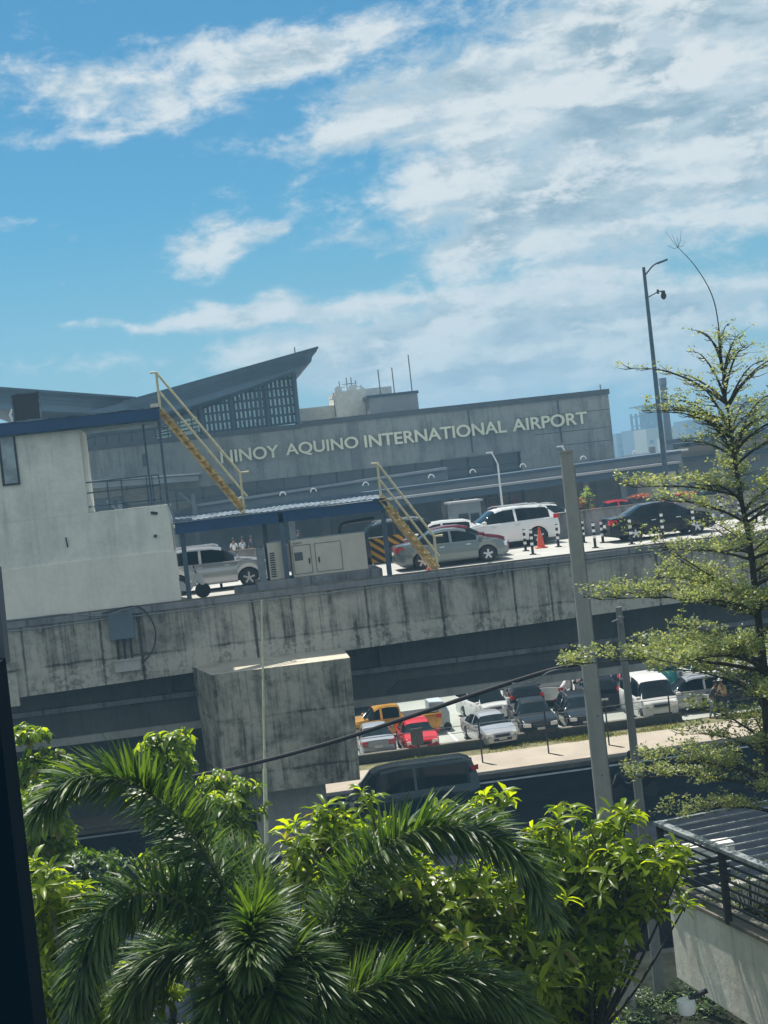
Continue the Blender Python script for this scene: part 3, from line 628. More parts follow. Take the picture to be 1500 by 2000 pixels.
# ================================================================== LEAN-TO CANOPY
lt = thing('lean_to_canopy', (2.7, 54.5, 9.1), 'blue-edged corrugated lean-to roof on posts sheltering the generators', 'canopy')
b = MB(); b.box(-1.12, 6.66, 54.2, 54.35, 11.57, 11.97); b.box(6.5, 6.66, 54.352, 57.5, 11.58, 11.98); b.build('fascia', M['blue'], lt)
b = MB(); n = 300; vs = []
for i in range(n+1):
    x = -1.15+i*(7.85/n); z = 12.02+.014*math.sin(i*math.pi/4)+.012*math.sin(x*2.3)
    vs += [(x, 54.08, z), (x, 57.6, z+.08), (x, 57.6, z+.10), (x, 54.08, z+.015)]
b.add(vs, [f for i in range(n) for f in ((4*i, 4*i+1, 4*i+5, 4*i+4), (4*i+3, 4*i+7, 4*i+6, 4*i+2), (4*i, 4*i+4, 4*i+7, 4*i+3))]); b.build('corrugated_roof', M['zinc'], lt)
for px, Y in ((360, 54.36), (522, 55.2), (556, 54.2), (757, 54.36)):
    p = onY(px, 1080, Y); b = MB(); b.box(p.x-.085, p.x+.085, Y, Y+.17, 9.0, 11.9); b.build('post', M['bluesteel'], lt)
b = MB(); b.bar((-1, 55.5, 11.75), (6.5, 55.5, 11.75), .1); b.bar((-1, 57.2, 11.75), (6.5, 57.2, 11.75), .1); b.build('rafter', M['bluesteel'], lt)
b = MB(); b.tube(smoothpath([(5.0, 56.8, 10.3), (5.05, 56.8, 11.0), (5.3, 56.8, 11.2), (6.4, 56.8, 11.25)]), .07, 8); b.build('exhaust_pipe', M['dark'], lt, smooth=True)

# plinth
t = thing('plinth', (3.6, 54.8, 9.0), 'low concrete plinth carrying the beige generator boxes', 'plinth')
b = MB(); b.box(1.6, 6.2, 54.15, 56.4, 9.0, 9.48); b.build('slab', M['barrier'], t, bevel=.02)
# generator
g = thing('generator', (4.3, 54.9, 9.48), 'large beige generator enclosure with two doors and a small dark window', 'generator')
b = MB(); b.box(2.95, 5.72, 54.35, 55.75, 9.484, 10.86); b.build('case', M['beige'], g, bevel=.025)
ln = mat('door_seam', (.12, .11, .09), .8)
for x0, x1 in ((3.0, 3.66), (3.82, 4.78)):
    b = MB(); z0, z1 = 9.6, 10.66
    for s_ in ((x0, x0+.018, z0, z1), (x1, x1+.018, z0, z1), (x0+.02, x1-.002, z1-.018, z1), (x0+.02, x1-.002, z0, z0+.018)): b.box(s_[0], s_[1], 54.335, 54.348, s_[2], s_[3])
    d = b.build('door', ln, g); b = MB(); hx = x1-.1 if x0 < 3.5 else x0+.1; b.box(hx, hx+.05, 54.32, 54.334, 9.95, 10.15); b.build('handle', M['black'], d)
b = MB(); b.box(3.06, 3.36, 54.33, 54.346, 10.1, 10.4); b.build('control_window', M['glassd'], g, bevel=.01)
text('letter_mark', 'KUBOTA', (3.06, 54.346, 10.70), (3.38, 54.346, 10.77), .004, ln, g, .1)
# second box with louvres
g = thing('radiator_unit', (2.35, 55, 9.48), 'narrow beige radiator box with black louvres between two blue-grey posts', 'machine')
b = MB(); b.box(2.1, 2.80, 54.5, 56, 9.484, 10.86); b.build('case', M['beige'], g, bevel=.02)
b = MB()
for k in range(11): b.box(2.16, 2.34, 54.475, 54.492, 9.6+k*.085, 9.64+k*.085)
b.build('louvre', M['black'], g)
b = MB(); b.box(1.72, 1.98, 54.6, 55.6, 9.484, 10.7); b.build('side_panel', M['steel'], g)

# ================================================================== STAIRS
def stair(A, Bq, rl, label, y0=54.15, wid=.75):
    A, Bq = Vector(A), Vector(Bq); t = thing('steel_stair', (Bq.x, y0, Bq.z), label, 'stairs', 'yellow steel stairs up to the roofs')
    for dy in (0, wid):
        u_ = Vector((.05, dy, .05)) if dy == 0 else Vector((0, dy, 0)); b = MB(); b.bar(A+u_, Bq+u_, .05, .09 if dy == 0 else .20, up=(0, 0, 1)); b.build('stringer', M['yellow'], t)
    L = (Bq-A); n = int(abs(L.z)/.255)
    b = MB()
    for i in range(n):
        p = A + L*((i+.6)/n); b.box(p.x-.20, p.x+.15, y0-.06, y0+wid-.03, p.z-.022, p.z+.022)
        b.prism([(p.x-.19, p.z-.018), (p.x-.19, p.z+.02), (p.x-.15, p.z+.02), (p.x+.04, p.z-.22), (p.x-.02, p.z-.25)], 'y', y0-.04, y0+wid-.03)
    b.build('tread', M['yellow'], t)
    for dy in (0,):
        b = MB(); up = Vector((0, 0, rl)); up2 = Vector((0, 0, rl*.52)); o = Vector((0, dy, 0))
        b.tube([A+up+o+Vector((-.22, 0, 0)), A+up+o, Bq+up+o, Bq+up+o+Vector((.32, 0, 0))], .044, 8); b.tube([A+up2+o, Bq+up2+o+(Bq-A)*.06], .042, 8)
        b.tube([A+o, A+up+o], .046, 8); b.tube([Bq+o+Vector((0, 0, -.1)), Bq+up+o], .046, 8)
        b.build('handrail', M['yellowrail'], t, smooth=True)
    return t
stair((-1.16, 54.15, 16.1), (1.42, 54.15, 12.18), 1.35, 'rusty yellow steel stair from the blue roof edge down to the corrugated roof')
stair((6.45, 54.15, 12.1), (8.25, 54.15, 9.2), 1.22, 'yellow steel stair from the corrugated roof down to the viaduct road')
b = MB(); b.box(-1.5, -1.22, 54.1, 54.9, 16.2, 16.34); tag(b.build('roof_block', M['beige']), 'small pale block at the head of the taller yellow stair', 'block')

# ================================================================== VEHICLES
def paint(name, col, metal=.35, rough=.20):
    m = mat(name, col, rough, metal, .03, 1.0, spec=.35, coat=.3 if max(col) > .1 else 0); return m
P = {'silver': paint('silver_paint', (.46, .48, .50)), 'white': paint('white_car_paint', (.78, .78, .76), 0), 'greygreen': paint('grey_green_paint', (.17, .20, .20)),
     'black': paint('black_car_paint', (.007, .010, .014), .1), 'maroon': paint('maroon_paint', (.16, .012, .02), .2), 'red': paint('bright_red_paint', (.60, .02, .03), .1),
     'yellow': paint('ochre_yellow_paint', (.55, .27, .03), .1), 'dkgrey': paint('dark_grey_paint', (.022, .026, .03), .2), 'teal': mat('dark_teal_paint', (.008, .028, .034), .14, .2, .03, 1.0, spec=.5, coat=.4),
     'navy': paint('navy_paint', (.02, .035, .06), .3)}
M['carglass'] = glass('car_glass', (.004, .010, .013), .03, .28); M['tyre'] = mat('tyre_rubber', (.02, .02, .022), .8, 0, 0); M['rim'] = mat('alloy_rim', (.55, .56, .57), .3, .6, 0)
M['headl'] = mat('headlight_lens', (.75, .78, .80), .12, .3, 0); M['taill'] = mat('tail_light_lens', (.50, .01, .015), .2, 0, 0); M['plate'] = mat('number_plate', (.7, .7, .66), .5, 0, 0)
M['chrome'] = mat('chrome_trim', (.62, .63, .64), .2, .8, 0)
KIND = {  # L, W, H, wheelbase, wheel radius, clearance, belt, top profile: (t from rear 0 to front 1, z), glass spans (rear window, side, windscreen)
 'sedan': dict(L=4.45, W=1.74, H=1.47, wb=2.6, r=.31, c=.20, belt=.90, top=[(0, .80), (.02, .98), (.12, 1.06), (.17, 1.08), (.33, 1.41), (.45, 1.47), (.56, 1.455), (.64, 1.36), (.78, .99), (.92, .86), (.98, .74), (1, .60)], rw=(.17, .32), sw=(.22, .72), ws=(.64, .775), fo=.86),
 'hatch': dict(L=3.85, W=1.68, H=1.5, wb=2.45, r=.30, c=.20, belt=.92, top=[(0, .80), (.02, 1.02), (.10, 1.36), (.18, 1.46), (.42, 1.5), (.54, 1.47), (.62, 1.38), (.78, 1.02), (.93, .88), (.98, .76), (1, .60)], rw=(.025, .12), sw=(.14, .72), ws=(.62, .775), fo=.78),
 'suv': dict(L=4.7, W=1.86, H=1.74, wb=2.75, r=.37, c=.26, belt=1.08, top=[(0, .92), (.015, 1.15), (.07, 1.52), (.12, 1.68), (.35, 1.74), (.52, 1.72), (.60, 1.64), (.75, 1.18), (.92, 1.04), (.975, .92), (1, .70)], rw=(.02, .09), sw=(.09, .70), ws=(.60, .745), fo=.92),
 'van': dict(L=4.75, W=1.72, H=2.02, wb=2.6, r=.33, c=.22, belt=1.12, top=[(0, 1.1), (.01, 1.5), (.04, 1.93), (.10, 2.02), (.60, 2.02), (.74, 1.94), (.80, 1.82), (.935, 1.12), (.975, .98), (1, .66)], rw=(.01, .035), sw=(.07, .86), ws=(.79, .93), fo=.70),
 'pickup': dict(L=5.2, W=1.82, H=1.76, wb=3.1, r=.38, c=.30, belt=1.08, top=[(0, 1.08), (.37, 1.10), (.385, 1.18), (.40, 1.62), (.43, 1.72), (.52, 1.76), (.60, 1.72), (.65, 1.60), (.755, 1.16), (.93, 1.04), (.98, .90), (1, .68)], rw=(.385, .405), sw=(.41, .72), ws=(.65, .75), fo=.92),
}
def interp(pr, t):
    for (a, za), (b_, zb) in zip(pr, pr[1:]):
        if t <= b_:
            k = (t-a)/(b_-a) if b_ > a else 0; return za+(zb-za)*k
    return pr[-1][1]
def car(kind, pc, label, loc, heading, cat='car', group='vehicles parked below the viaduct', name=None, extra=(), scale=1.0, rimdark=False, roofc=None):
    K = KIND[kind]; L, Wd, H = K['L'], K['W']/2, K['H']
    t = thing(name or {'sedan': 'saloon_car', 'hatch': 'hatchback_car', 'suv': 'suv_car', 'van': 'passenger_van', 'pickup': 'pickup_truck'}[kind], loc, label, cat, group, heading)
    t.scale = (scale,)*3
    fx = L/2-K['fo']; rx = fx-K['wb']; R = K['r']; AR = R+.065
    ts = set([i/46 for i in range(47)] + [p[0] for p in K['top']] + [.004, .012, .988, .996])
    for wx in (fx, rx):
        for k in range(-6, 7): ts.add((wx+AR*math.sin(k*math.pi/12.01)+L/2)/L)
        for e in (-AR-.004, AR+.004): ts.add((wx+e+L/2)/L)
    for k in K['sw']+K['ws']+K['rw']: ts.add(k)
    bp = (K['sw'][0]+K['sw'][1])/2+.02
    ts.update((bp-.011, bp+.011)); ts = sorted(ts)
    top = K['top']; belt = K['belt']; rows = []
    for q in ts:
        x = -L/2+q*L; zt = interp(top, q); e = min(q, 1-q)
        w = Wd*(1-.16*max(0, 1-e/.10)**2.2) * (1 if q < .5 else 1-.05*max(0, (q-.62)/.38)**2)
        zb = K['c'] + .10*max(0, 1-e/.05)
        for wx in (fx, rx):
            if abs(x-wx) < AR: zb = max(zb, R + math.sqrt(max(0, AR*AR-(x-wx)**2))*.98)
        bz = min(belt + .05*(1-q) - .02, zt-.03) if kind != 'pickup' or q > .38 else zt-.03
        g = max(0., min(1., (zt-bz-.06)/.34)); s_ = max(0, (g-.2)/.8)
        wr = Wd*(.80 if kind in ('van',) else .70)
        wr = w*.93+(wr-w*.93)*g
        low = min(zb+.14, bz-.05)
        pts = [(w*.93, zb), (w*.985, max(low, zb+.01)), (w, max(zb+.02, (bz+low)/2)), (w*.985, max(zb+.03, bz-.04)), (w*.935, max(bz+.015, zb+.035)),
               (wr+(.0)*g, max(bz+.016, zt-.10*g-.012)), (wr*.88, zt-.022), (wr*.5, zt-.004), (0, zt)]
        rows.append((x, pts, g, q))
    n = 9; B = {'body': MB(), 'windscreen': MB(), 'rear_window': MB(), 'side_window': MB(), 'side_window1': MB(), 'side_window2': MB(), 'side_window3': MB()}; vs = []
    for x, pts, g, q in rows:
        vs += [(x, y, z) for y, z in pts] + [(x, -y, z) for y, z in pts[:-1]]
    st = 2*n-1
    idx = lambda i, j, sd: i*st+j if (sd > 0 or j == n-1) else i*st+n+j
    F = {k: [] for k in B}
    for i in range(len(rows)-1):
        qm = (rows[i][3]+rows[i+1][3])/2; gm_ = (rows[i][2]+rows[i+1][2])/2
        for j in range(n-1):
            for sd in (1, -1):
                key = 'body'
                if K['ws'][0] < qm < K['ws'][1] and j >= 5 and gm_ > .02: key = 'windscreen'
                elif K['rw'][0] < qm < K['rw'][1] and j >= 5: key = 'rear_window'
                elif j == 4 and K['sw'][0] < qm < K['sw'][1] and gm_ > .3 and not abs(qm-bp) < .011: key = 'side_window'+('', '1', '2', '3')[(sd > 0)+2*(qm > bp)]
                F[key].append((idx(i, j, sd), idx(i+1, j, sd), idx(i+1, j+1, sd), idx(i, j+1, sd)))
    for i in (0, len(rows)-1): F['body'].append(tuple([i*st+j for j in range(n)]+[i*st+n+j for j in range(n-2, -1, -1)]))
    for k, b in B.items():
        if not F[k]: continue
        used = sorted({v for f in F[k] for v in f}); mp = {v: i for i, v in enumerate(used)}
        b.add([vs[v] for v in used], [tuple(mp[v] for v in f) for f in F[k]])
        b.build(k.rstrip('123'), P[pc] if k == 'body' else M['carglass'], t, smooth=True, local=True)
    b = MB(); b.box(-L/2+.15, L/2-.15, -Wd*.86, Wd*.86, K['c']+.03, .62); b.build('underbody', M['black'], t, local=True)
    for wx in (fx, rx):
        for sd in (1, -1):
            y = sd*(Wd-.10); b = MB(); b.lathe((wx, y, R), [(R*.72, -.10), (R, -.08), (R, .08), (R*.72, .10)] , 20, 'y'); w = b.build('wheel', M['tyre'], t, smooth=True, local=True)
            b = MB(); yo = y+sd*.095
            b.lathe((wx, yo, R), [(R*.66, -.01), (R*.66, .01)], 20, 'y')
            for k in range(5):
                a = 2*math.pi*k/5+.3; b.bar((wx, yo+sd*.015, R), (wx+R*.62*math.cos(a), yo+sd*.012, R+R*.62*math.sin(a)), .07, .03, up=(0, 1, 0))
            b.mi = [0 if i < 22 else 1 for i in range(len(b.f))]
            b.build('rim', [M['dark'], M['rim']] if not rimdark else [M['black'], M['steel']], w, local=True)
    hz = interp(top, .965)-.10
    for sd in (1, -1):
        b = MB(); b.prism([(L/2-.33, sd*Wd*.92), (L/2-.04, sd*Wd*.60), (L/2+.015, sd*Wd*.50), (L/2-.05, sd*Wd*.88)], 'z', hz-.12, hz+.06); b.build('headlight', M['headl'], t, local=True, bevel=.01)
        tz = interp(top, .03)-(.16 if kind in ('sedan', 'hatch', 'pickup') else .10)
        b = MB(); b.prism([(-L/2+.28, sd*Wd*.975), (-L/2-.01, sd*Wd*.55 if kind == 'sedan' else sd*Wd*.72), (-L/2+.0, sd*Wd*.86)], 'z', tz-.10, tz+(.10 if kind == 'sedan' else .06 if kind == 'van' else .08)); b.build('tail_light', M['taill'], t, local=True)
        b = MB(); mx = -L/2+K['ws'][1]*L-.12; b.box(mx-.06, mx+.10, min(sd*Wd*.95, sd*(Wd+.16)), max(sd*Wd*.95, sd*(Wd+.16)), belt+.02, belt+.16); b.build('wing_mirror', P[pc], t, local=True, bevel=.03)
    b = MB(); b.box(L/2-.05, L/2+.012, -Wd*.5, Wd*.5, K['c']+.16, K['c']+.28); b.box(L/2-.08, L/2+.008, -Wd*.40, Wd*.40, hz-.13, hz-.01); b.build('grille', M['dark'], t, local=True)
    b = MB(); b.box(L/2+.014, L/2+.03, -.19, .19, hz-.26, hz-.15); b.box(-L/2-.035, -L/2-.004, -.19, .19, .62, .73); b.build('number_plate', M['plate'], t, local=True)
    b = MB()
    for dx in (-.42, .62):
        for sd in (1, -1): b.box(dx-.1, dx+.1, sd*Wd*.995-.012, sd*Wd*.995+.012, belt-.14, belt-.10)
    b.build('door_handle', M['chrome'], t, local=True)
    if kind in ('suv',):
        for sd in (1, -1): b = MB(); b.tube([(-L*.36, sd*Wd*.62, H-.06), (-L*.30, sd*Wd*.62, H+.05), (L*.04, sd*Wd*.62, H+.05), (L*.08, sd*Wd*.62, H-.02)], .02, 6); b.build('roof_rail', M['chrome'], t, local=True)
    if kind == 'pickup':
        b = MB(); b.box(-L/2+.08, -L/2+.365*L, -Wd*.80, Wd*.80, 1.075, 1.115); b.build('load_bed', M['black'], t, local=True)
    return t
DV = 'vehicles on the viaduct road'
p = onDeck(930, 1098); ang0 = R_(0)
car('suv', 'silver', 'pale silver SUV parked behind the lean-to posts, left of the beige boxes', (0.0, 59.2, deck_z(59)), 0, 'car', DV)
p = onDeck(955, 1097); car('sedan', 'greygreen', 'grey-green saloon car just behind the foot of the shorter yellow stair', (p.x-1.36, p.y+.85, deck_z(p.y)), 0, 'car', DV)
car('sedan', 'maroon', 'dark maroon saloon showing its red bonnet above the grey-green saloon', (p.x-.95, p.y+2.7, deck_z(p.y+2)), 0, 'car', DV)
car('suv', 'dkgrey', 'dark grey SUV whose long roof shows behind the yellow stair rails', (p.x-3.3, 63.0, deck_z(62)), math.pi, 'car', DV)
p = onDeck(1035, 1066); car('suv', 'white', 'white SUV facing left behind the traffic cone and the grey-green saloon', (p.x-1.0, 62.9, deck_z(62.9)), math.pi+R_(6), 'car', DV)
car('hatch', 'white', 'white hatchback mostly hidden between the dark SUV and the white SUV', (p.x-3.9, 62.8, deck_z(62.6)), math.pi, 'car', DV)
p = onDeck(1240, 1057); car('sedan', 'black', 'black saloon car driving right between the striped posts', (p.x+1.28, p.y+.86, deck_z(p.y)), R_(1), 'car', DV)
for (px, py, kind, col, lab, hd) in ((1070, 1001, 'suv', 'white', 'white car roof just showing above the barrier right of the white SUV', 0), (1204, 985, 'sedan', 'red', 'red saloon roof showing above the barrier behind the black saloon boot', 0),
                                 (1338, 967, 'sedan', 'red', 'red saloon at the kerb left of the black SUV beyond the barrier', 0), (1395, 962, 'suv', 'black', 'black SUV roof beyond the barrier, behind the tree stem', math.pi)):
    q = onY(px, py, 94.5); h = KIND[kind]['H']; sc = 1.0
    car(kind, col, lab, (q.x, 94.5, 8.1 if q.z-h < 8.3 else 8.1), hd, 'car', 'cars at the departure kerb')
# lower car park (ground z .1)
def gcar(kind, col, lab, px, py, hd, dy=0, **k):
    q = onZ(px, py, .1); return car(kind, col, lab, (q.x, q.y+dy, .105), R_(hd), k.pop('cat', 'car'), scale=k.pop('scale', 1)*.96, **k)
gcar('sedan', 'silver', 'silver saloon seen from behind beside the red hatchback', 745, 1484, 88, 1.9)
gcar('hatch', 'red', 'bright red hatchback facing the road behind the notice board', 828, 1476, -90, 1.6)
gcar('pickup', 'yellow', 'ochre yellow pickup truck parked side-on behind the red hatchback', 768, 1446, 180, .9, cat='pickup truck')
gcar('suv', 'navy', 'dark navy SUV half hidden behind the pier edge, above the yellow pickup', 703, 1425, 90, 2.3)
gcar('van', 'white', 'plain white van facing the road behind the silver grey saloon', 957, 1414, -80, 1.9, cat='van', scale=.92)
gcar('sedan', 'silver', 'silver grey saloon facing the road, alone at the front of the lot', 973, 1461, -84, 1.9)
gcar('suv', 'black', 'black SUV seen from behind, in the back row right of the white van', 1044, 1402, 84, 2.3)
gcar('pickup', 'dkgrey', 'dark grey pickup facing the road, first of the dark pair in the front row', 1062, 1445, -93, 2.1, cat='pickup truck')
gcar('suv', 'dkgrey', 'dark grey SUV facing the road behind the big concrete pole', 1156, 1434, -94, 2.2, scale=.93)
gcar('suv', 'black', 'black SUV seen from behind just left of the white commuter van', 1192, 1390, 84, 2.2)
gcar('pickup', 'white', 'white pickup with its load bed towards the road, in the back row', 1104, 1380, 70, 2.6, cat='pickup truck')
gcar('van', 'white', 'white commuter van with a raised roof facing the road under the tree', 1296, 1412, -92, 2.1, cat='van', name='commuter_van', scale=1.07)
SV = gcar('suv', 'silver', 'silver SUV with its tailgate open beside the two people', 1372, 1392, 174, 1.0)
gcar('suv', 'black', 'black SUV in the shade at the right edge behind the slender tree', 1478, 1385, 185, 1.6)
gcar('hatch', 'maroon', 'dark maroon car tucked behind the left side of the commuter van', 1218, 1372, 92, 5.5)
gcar('suv', 'teal', 'dark teal SUV in the back row behind the silver SUV', 1330, 1345, 20, 6.0)
gcar('sedan', 'white', 'white saloon at the far back of the lot, right of the long white truck', 1000, 1362, 5, 4.0)
gcar('sedan', 'black', 'black saloon squeezed into the back row left of the white load-bed pickup', 1076, 1374, 86, 2.4)
gcar('suv', 'navy', 'navy SUV in the back row behind the commuter van roof', 1262, 1362, 92, 3.2)
gcar('sedan', 'white', 'white saloon in the back row above the silver SUV roof', 1412, 1350, 95, 2.6)
# open tailgate on the silver SUV: a raised flap at the rear
b = MB(); b.prism([(-2.30, 1.62), (-3.05, 1.90), (-3.07, 1.96), (-2.28, 1.72)], 'y', -.78, .78); b.build('tailgate', P['silver'], SV, local=True)
b = MB(); b.prism([(-2.42, .72), (-2.20, 1.60), (-2.17, 1.60), (-2.38, .72)], 'y', -.74, .74); b.build('boot_opening', M['black'], SV, local=True)
# the long white box truck side at the back
q = onZ(740, 1400, .1)
t = thing('box_truck', (q.x+3, 86, .1), 'long white box trailer standing at the back of the parking lot under the viaduct', 'trailer', 'vehicles parked below the viaduct')
b = MB(); b.box(q.x-1.5, q.x+5.6, 84, 86.4, 1.0, 4.2); b.build('box', M['white'], t)
b = MB()
for k in range(6): b.box(q.x-1.3+k*1.3, q.x-1.24+k*1.3, 83.97, 83.998, 1.05, 4.1)
b.build('rib', M['steel'], t)
b = MB(); b.box(q.x-1.4, q.x+5.4, 84.3, 86.1, .6, 1.0); b.build('chassis', M['dark'], t)
for x in (q.x-.8, q.x+.2, q.x+4.6):
    b = MB(); b.cyl((x, 84.1, .55), (x, 84.4, .55), .45, 14); b.build('wheel', M['tyre'], t)
q = onZ(862, 1428, .1)
t = thing('utility_cart', (q.x, q.y+.7, .1), 'small pale utility cart between the yellow pickup and the white van', 'cart', 'vehicles parked below the viaduct')
b = MB(); b.prism([(q.x-.45, .35), (q.x+.5, .35), (q.x+.5, 1.0), (q.x+.25, 1.55), (q.x-.45, 1.6)], 'y', q.y, q.y+1.5); b.build('body', mat('pale_blue_cart_paint', (.45, .52, .55), .5), t, bevel=.03)
for dx in (-.35, .35):
    b = MB(); b.cyl((q.x+dx, q.y-.03, .3), (q.x+dx, q.y+.1, .3), .2, 12); b.build('wheel', M['tyre'], t)
# dark van driving on the road under the viaduct
q = onZ(812, 1608, .012)
rv = car('van', 'teal', 'dark glossy van driving left on the shaded road beside the pier', (q.x+.1, q.y+.9, .012), math.pi, 'van', 'vehicles on the shaded road', name='minibus', scale=1.04)
# teal tarpaulin heap behind the silver SUV
q = onZ(1335, 1352, .1); rnd = random.Random(8); b = MB(); N_ = 14; vs = []
for i in range(N_+1):
    for j in range(7):
        u = i/N_; w_ = j/6; vs.append((q.x-1.2+u*3.4, q.y+3+w_*1.4, .9+.85*math.sin(math.pi*w_)*(.6+.4*math.sin(u*9))+rnd.uniform(0, .22)))
b.add(vs, [(i*7+j, (i+1)*7+j, (i+1)*7+j+1, i*7+j+1) for i in range(N_) for j in range(6)]); b.box(q.x-1.1, q.x+2.1, q.y+3.05, q.y+4.35, .1, .88)
tag(b.build('tarpaulin', mat('teal_tarpaulin', (.03, .30, .33), .5, 0, .3, 3)), 'crumpled teal tarpaulin over a load behind the silver SUV', 'tarpaulin')

# motorcycle at the shed corner (white), rider on the road
def motorbike(loc, hd, pc, label, s=1.0, grp=None):
    t = thing('motorcycle', loc, label, 'motorcycle', grp, hd); t.scale = (s,)*3
    for x in (-.62, .66):
        b = MB(); b.lathe((x, 0, .29), [(.20, -.05), (.29, -.035), (.29, .035), (.20, .05)], 18, 'y'); b.build('wheel', M['tyre'], t, smooth=True, local=True)
    b = MB(); b.prism([(-.80, .78), (-.55, .48), (-.1, .34), (.2, .34), (.45, .62), (.52, .95), (.42, .98), (.28, .62), (.05, .58), (-.1, .72), (-.75, .88)], 'y', -.13, .13); b.build('body', pc, t, local=True, bevel=.03)
    b = MB(); b.prism([(.40, .70), (.62, .48), (.78, .52), (.60, .95), (.48, 1.0)], 'y', -.15, .15); b.build('front_fairing', pc, t, local=True, bevel=.03)
    b = MB(); b.prism([(-.75, .86), (-.05, .74), (-.02, .80), (-.35, .88), (-.72, .94)], 'y', -.14, .14); b.build('saddle', M['black'], t, local=True)
    b = MB(); b.tube([(.42, -.33, 1.05), (.46, 0, 1.0), (.42, .33, 1.05)], .018, 6); b.tube([(.46, 0, 1.0), (.66, 0, .30)], .03, 6); b.build('handlebar', M['dark'], t, local=True)
    b = MB(); b.tube([(.40, -.30, 1.05), (.36, -.36, 1.22)], .01, 5); b.box(.33, .36, -.42, -.30, 1.18, 1.27); b.build('mirror', M['dark'], t, local=True)
    return t
p = onDeck(372, 1148); motorbike((-1.05, 56.0, deck_z(56)), R_(10), P['white'], 'white motor scooter parked at the corner of the rendered shed behind the post')

# ================================================================== BOLLARDS, CONE, HAZARD BOARD
def bollard(px, py, h, lab):
    p = onDeck(px, py); z = deck_z(p.y)
    t = thing('striped_bollard', (p.x, p.y, z), lab, 'bollard', 'black and white striped bollards on the viaduct')
    b = MB(); b.cyl((p.x, p.y, z), (p.x, p.y, z+h), .055, 10); b.build('post', M['black'], t, smooth=True)
    for k in range(3):
        zz = z+h*.96-k*.24; b = MB(); b.cyl((p.x, p.y, zz-.11), (p.x, p.y, zz), .062, 10); b.build('stripe', M['white'], t, smooth=True)
    b = MB(); b.cyl((p.x, p.y, z), (p.x, p.y, z+.03), .14, 12); b.build('base', M['black'], t)
for a in [(433, 1150, .95, 'striped bollard in front of the pale silver SUV door'), (1041, 1083, 1.0, 'striped bollard in front of the white SUV rear wheel, nearest the kerb'), (1027, 1076, .9, 'striped bollard just left of the one before the white SUV wheel, set farther back'),
          (1091, 1068, .95, 'striped bollard close to the left side of the big concrete pole top'), (1141, 1060, .95, 'striped bollard first to the right of the big concrete pole'),
          (1163, 1070, 1.02, 'striped bollard nearest the kerb between the big pole and the black saloon'), (1178, 1060, .9, 'striped bollard touching the rear bumper of the black saloon'),
          (1234, 1063, 1.02, 'striped bollard in front of the rear wheel of the black saloon'), (1296, 1052, 1.05, 'striped bollard in front of the middle doors of the black saloon'),
          (1357, 1046, 1.05, 'striped bollard in front of the front wing of the black saloon'), (1412, 1024, .95, 'striped bollard among the leaves left of the slender tree'), (1447, 1020, .95, 'striped bollard right beside the slender tree stem'),
          (1478, 1021, .95, 'striped bollard second from the right edge of the picture'), (1494, 1026, .95, 'striped bollard at the right edge of the picture')]: bollard(*a)
p = onDeck(1057, 1070); z = deck_z(p.y)
t = thing('traffic_cone', (p.x, p.y, z), 'faded orange traffic cone behind the rear of the white SUV', 'traffic cone')
b = MB(); b.lathe((p.x, p.y, z+.04), [(.17, 0), (.035, .80), (.03, .82)], 16); b.build('cone', M['orange'], t, smooth=True)
b = MB(); b.box(p.x-.24, p.x+.24, p.y-.24, p.y+.24, z, z+.04); b.build('base', M['orange'], t, bevel=.01)
hzm = bpy.data.materials.new('yellow_black_hazard'); hzm.use_nodes = True; N = NT(hzm.node_tree); bb = N.n['Principled BSDF']
tcn = N.new('ShaderNodeTexCoord'); sp = N.new('ShaderNodeSeparateXYZ'); N.l.new(tcn.outputs['Object'], sp.inputs[0])
dg = N.m('FRACT', N.m('MULTIPLY', N.m('ADD', sp.outputs[0], N.m('MULTIPLY', sp.outputs[2], 1.35)), 2.3))
N.put(bb.inputs['Base Color'], N.mix(N.m('GREATER_THAN', dg, .5), (.66, .34, .03), (.02, .022, .025))); bb.inputs['Roughness'].default_value = .5
a, c_ = onY(722, 1052, 56.4), onY(745, 1098, 56.4)
t = thing('hazard_board', (a.x+.3, 56.5, 9.05), 'yellow and black striped hazard board between the generator and the stair', 'board')
b = MB(); b.box(a.x, a.x+.62, 56.4, 56.46, c_.z, a.z); b.build('panel', hzm, t); b = MB(); b.box(a.x+.622, a.x+1.3, 56.42, 56.46, a.z-.32, a.z+.03); b.build('panel', hzm, t)
b = MB(); b.box(a.x-.03, a.x+.65, 56.38, 56.48, a.z+.002, a.z+.04); b.box(a.x+.02, a.x+.07, 56.47, 56.52, 9.05, a.z); b.box(a.x+.55, a.x+.6, 56.47, 56.52, 9.05, a.z); b.build('frame', M['white'], t)
t = thing('toolbox', (8.1, 54.8, 9.05), 'small red and white box at the foot of the shorter yellow stair', 'box')
b = MB(); b.prism([(8.0, 9.02), (8.42, 9.02), (8.36, 9.5), (8.16, 9.5)], 'y', 55.2, 55.6); b.build('case', mat('red_plastic', (.42, .05, .05), .5), t)
# low concrete blocks on the deck in front of the silver SUV
t = thing('kerb_block', (1.0, 57.2, 9.06), 'low grey concrete block on the roadway in front of the silver SUV wheels', 'concrete block')
b = MB(); b.box(.75, 1.75, 54.7, 55.3, 9.0, 9.36); b.build('block', M['barrier'], t, bevel=.02)

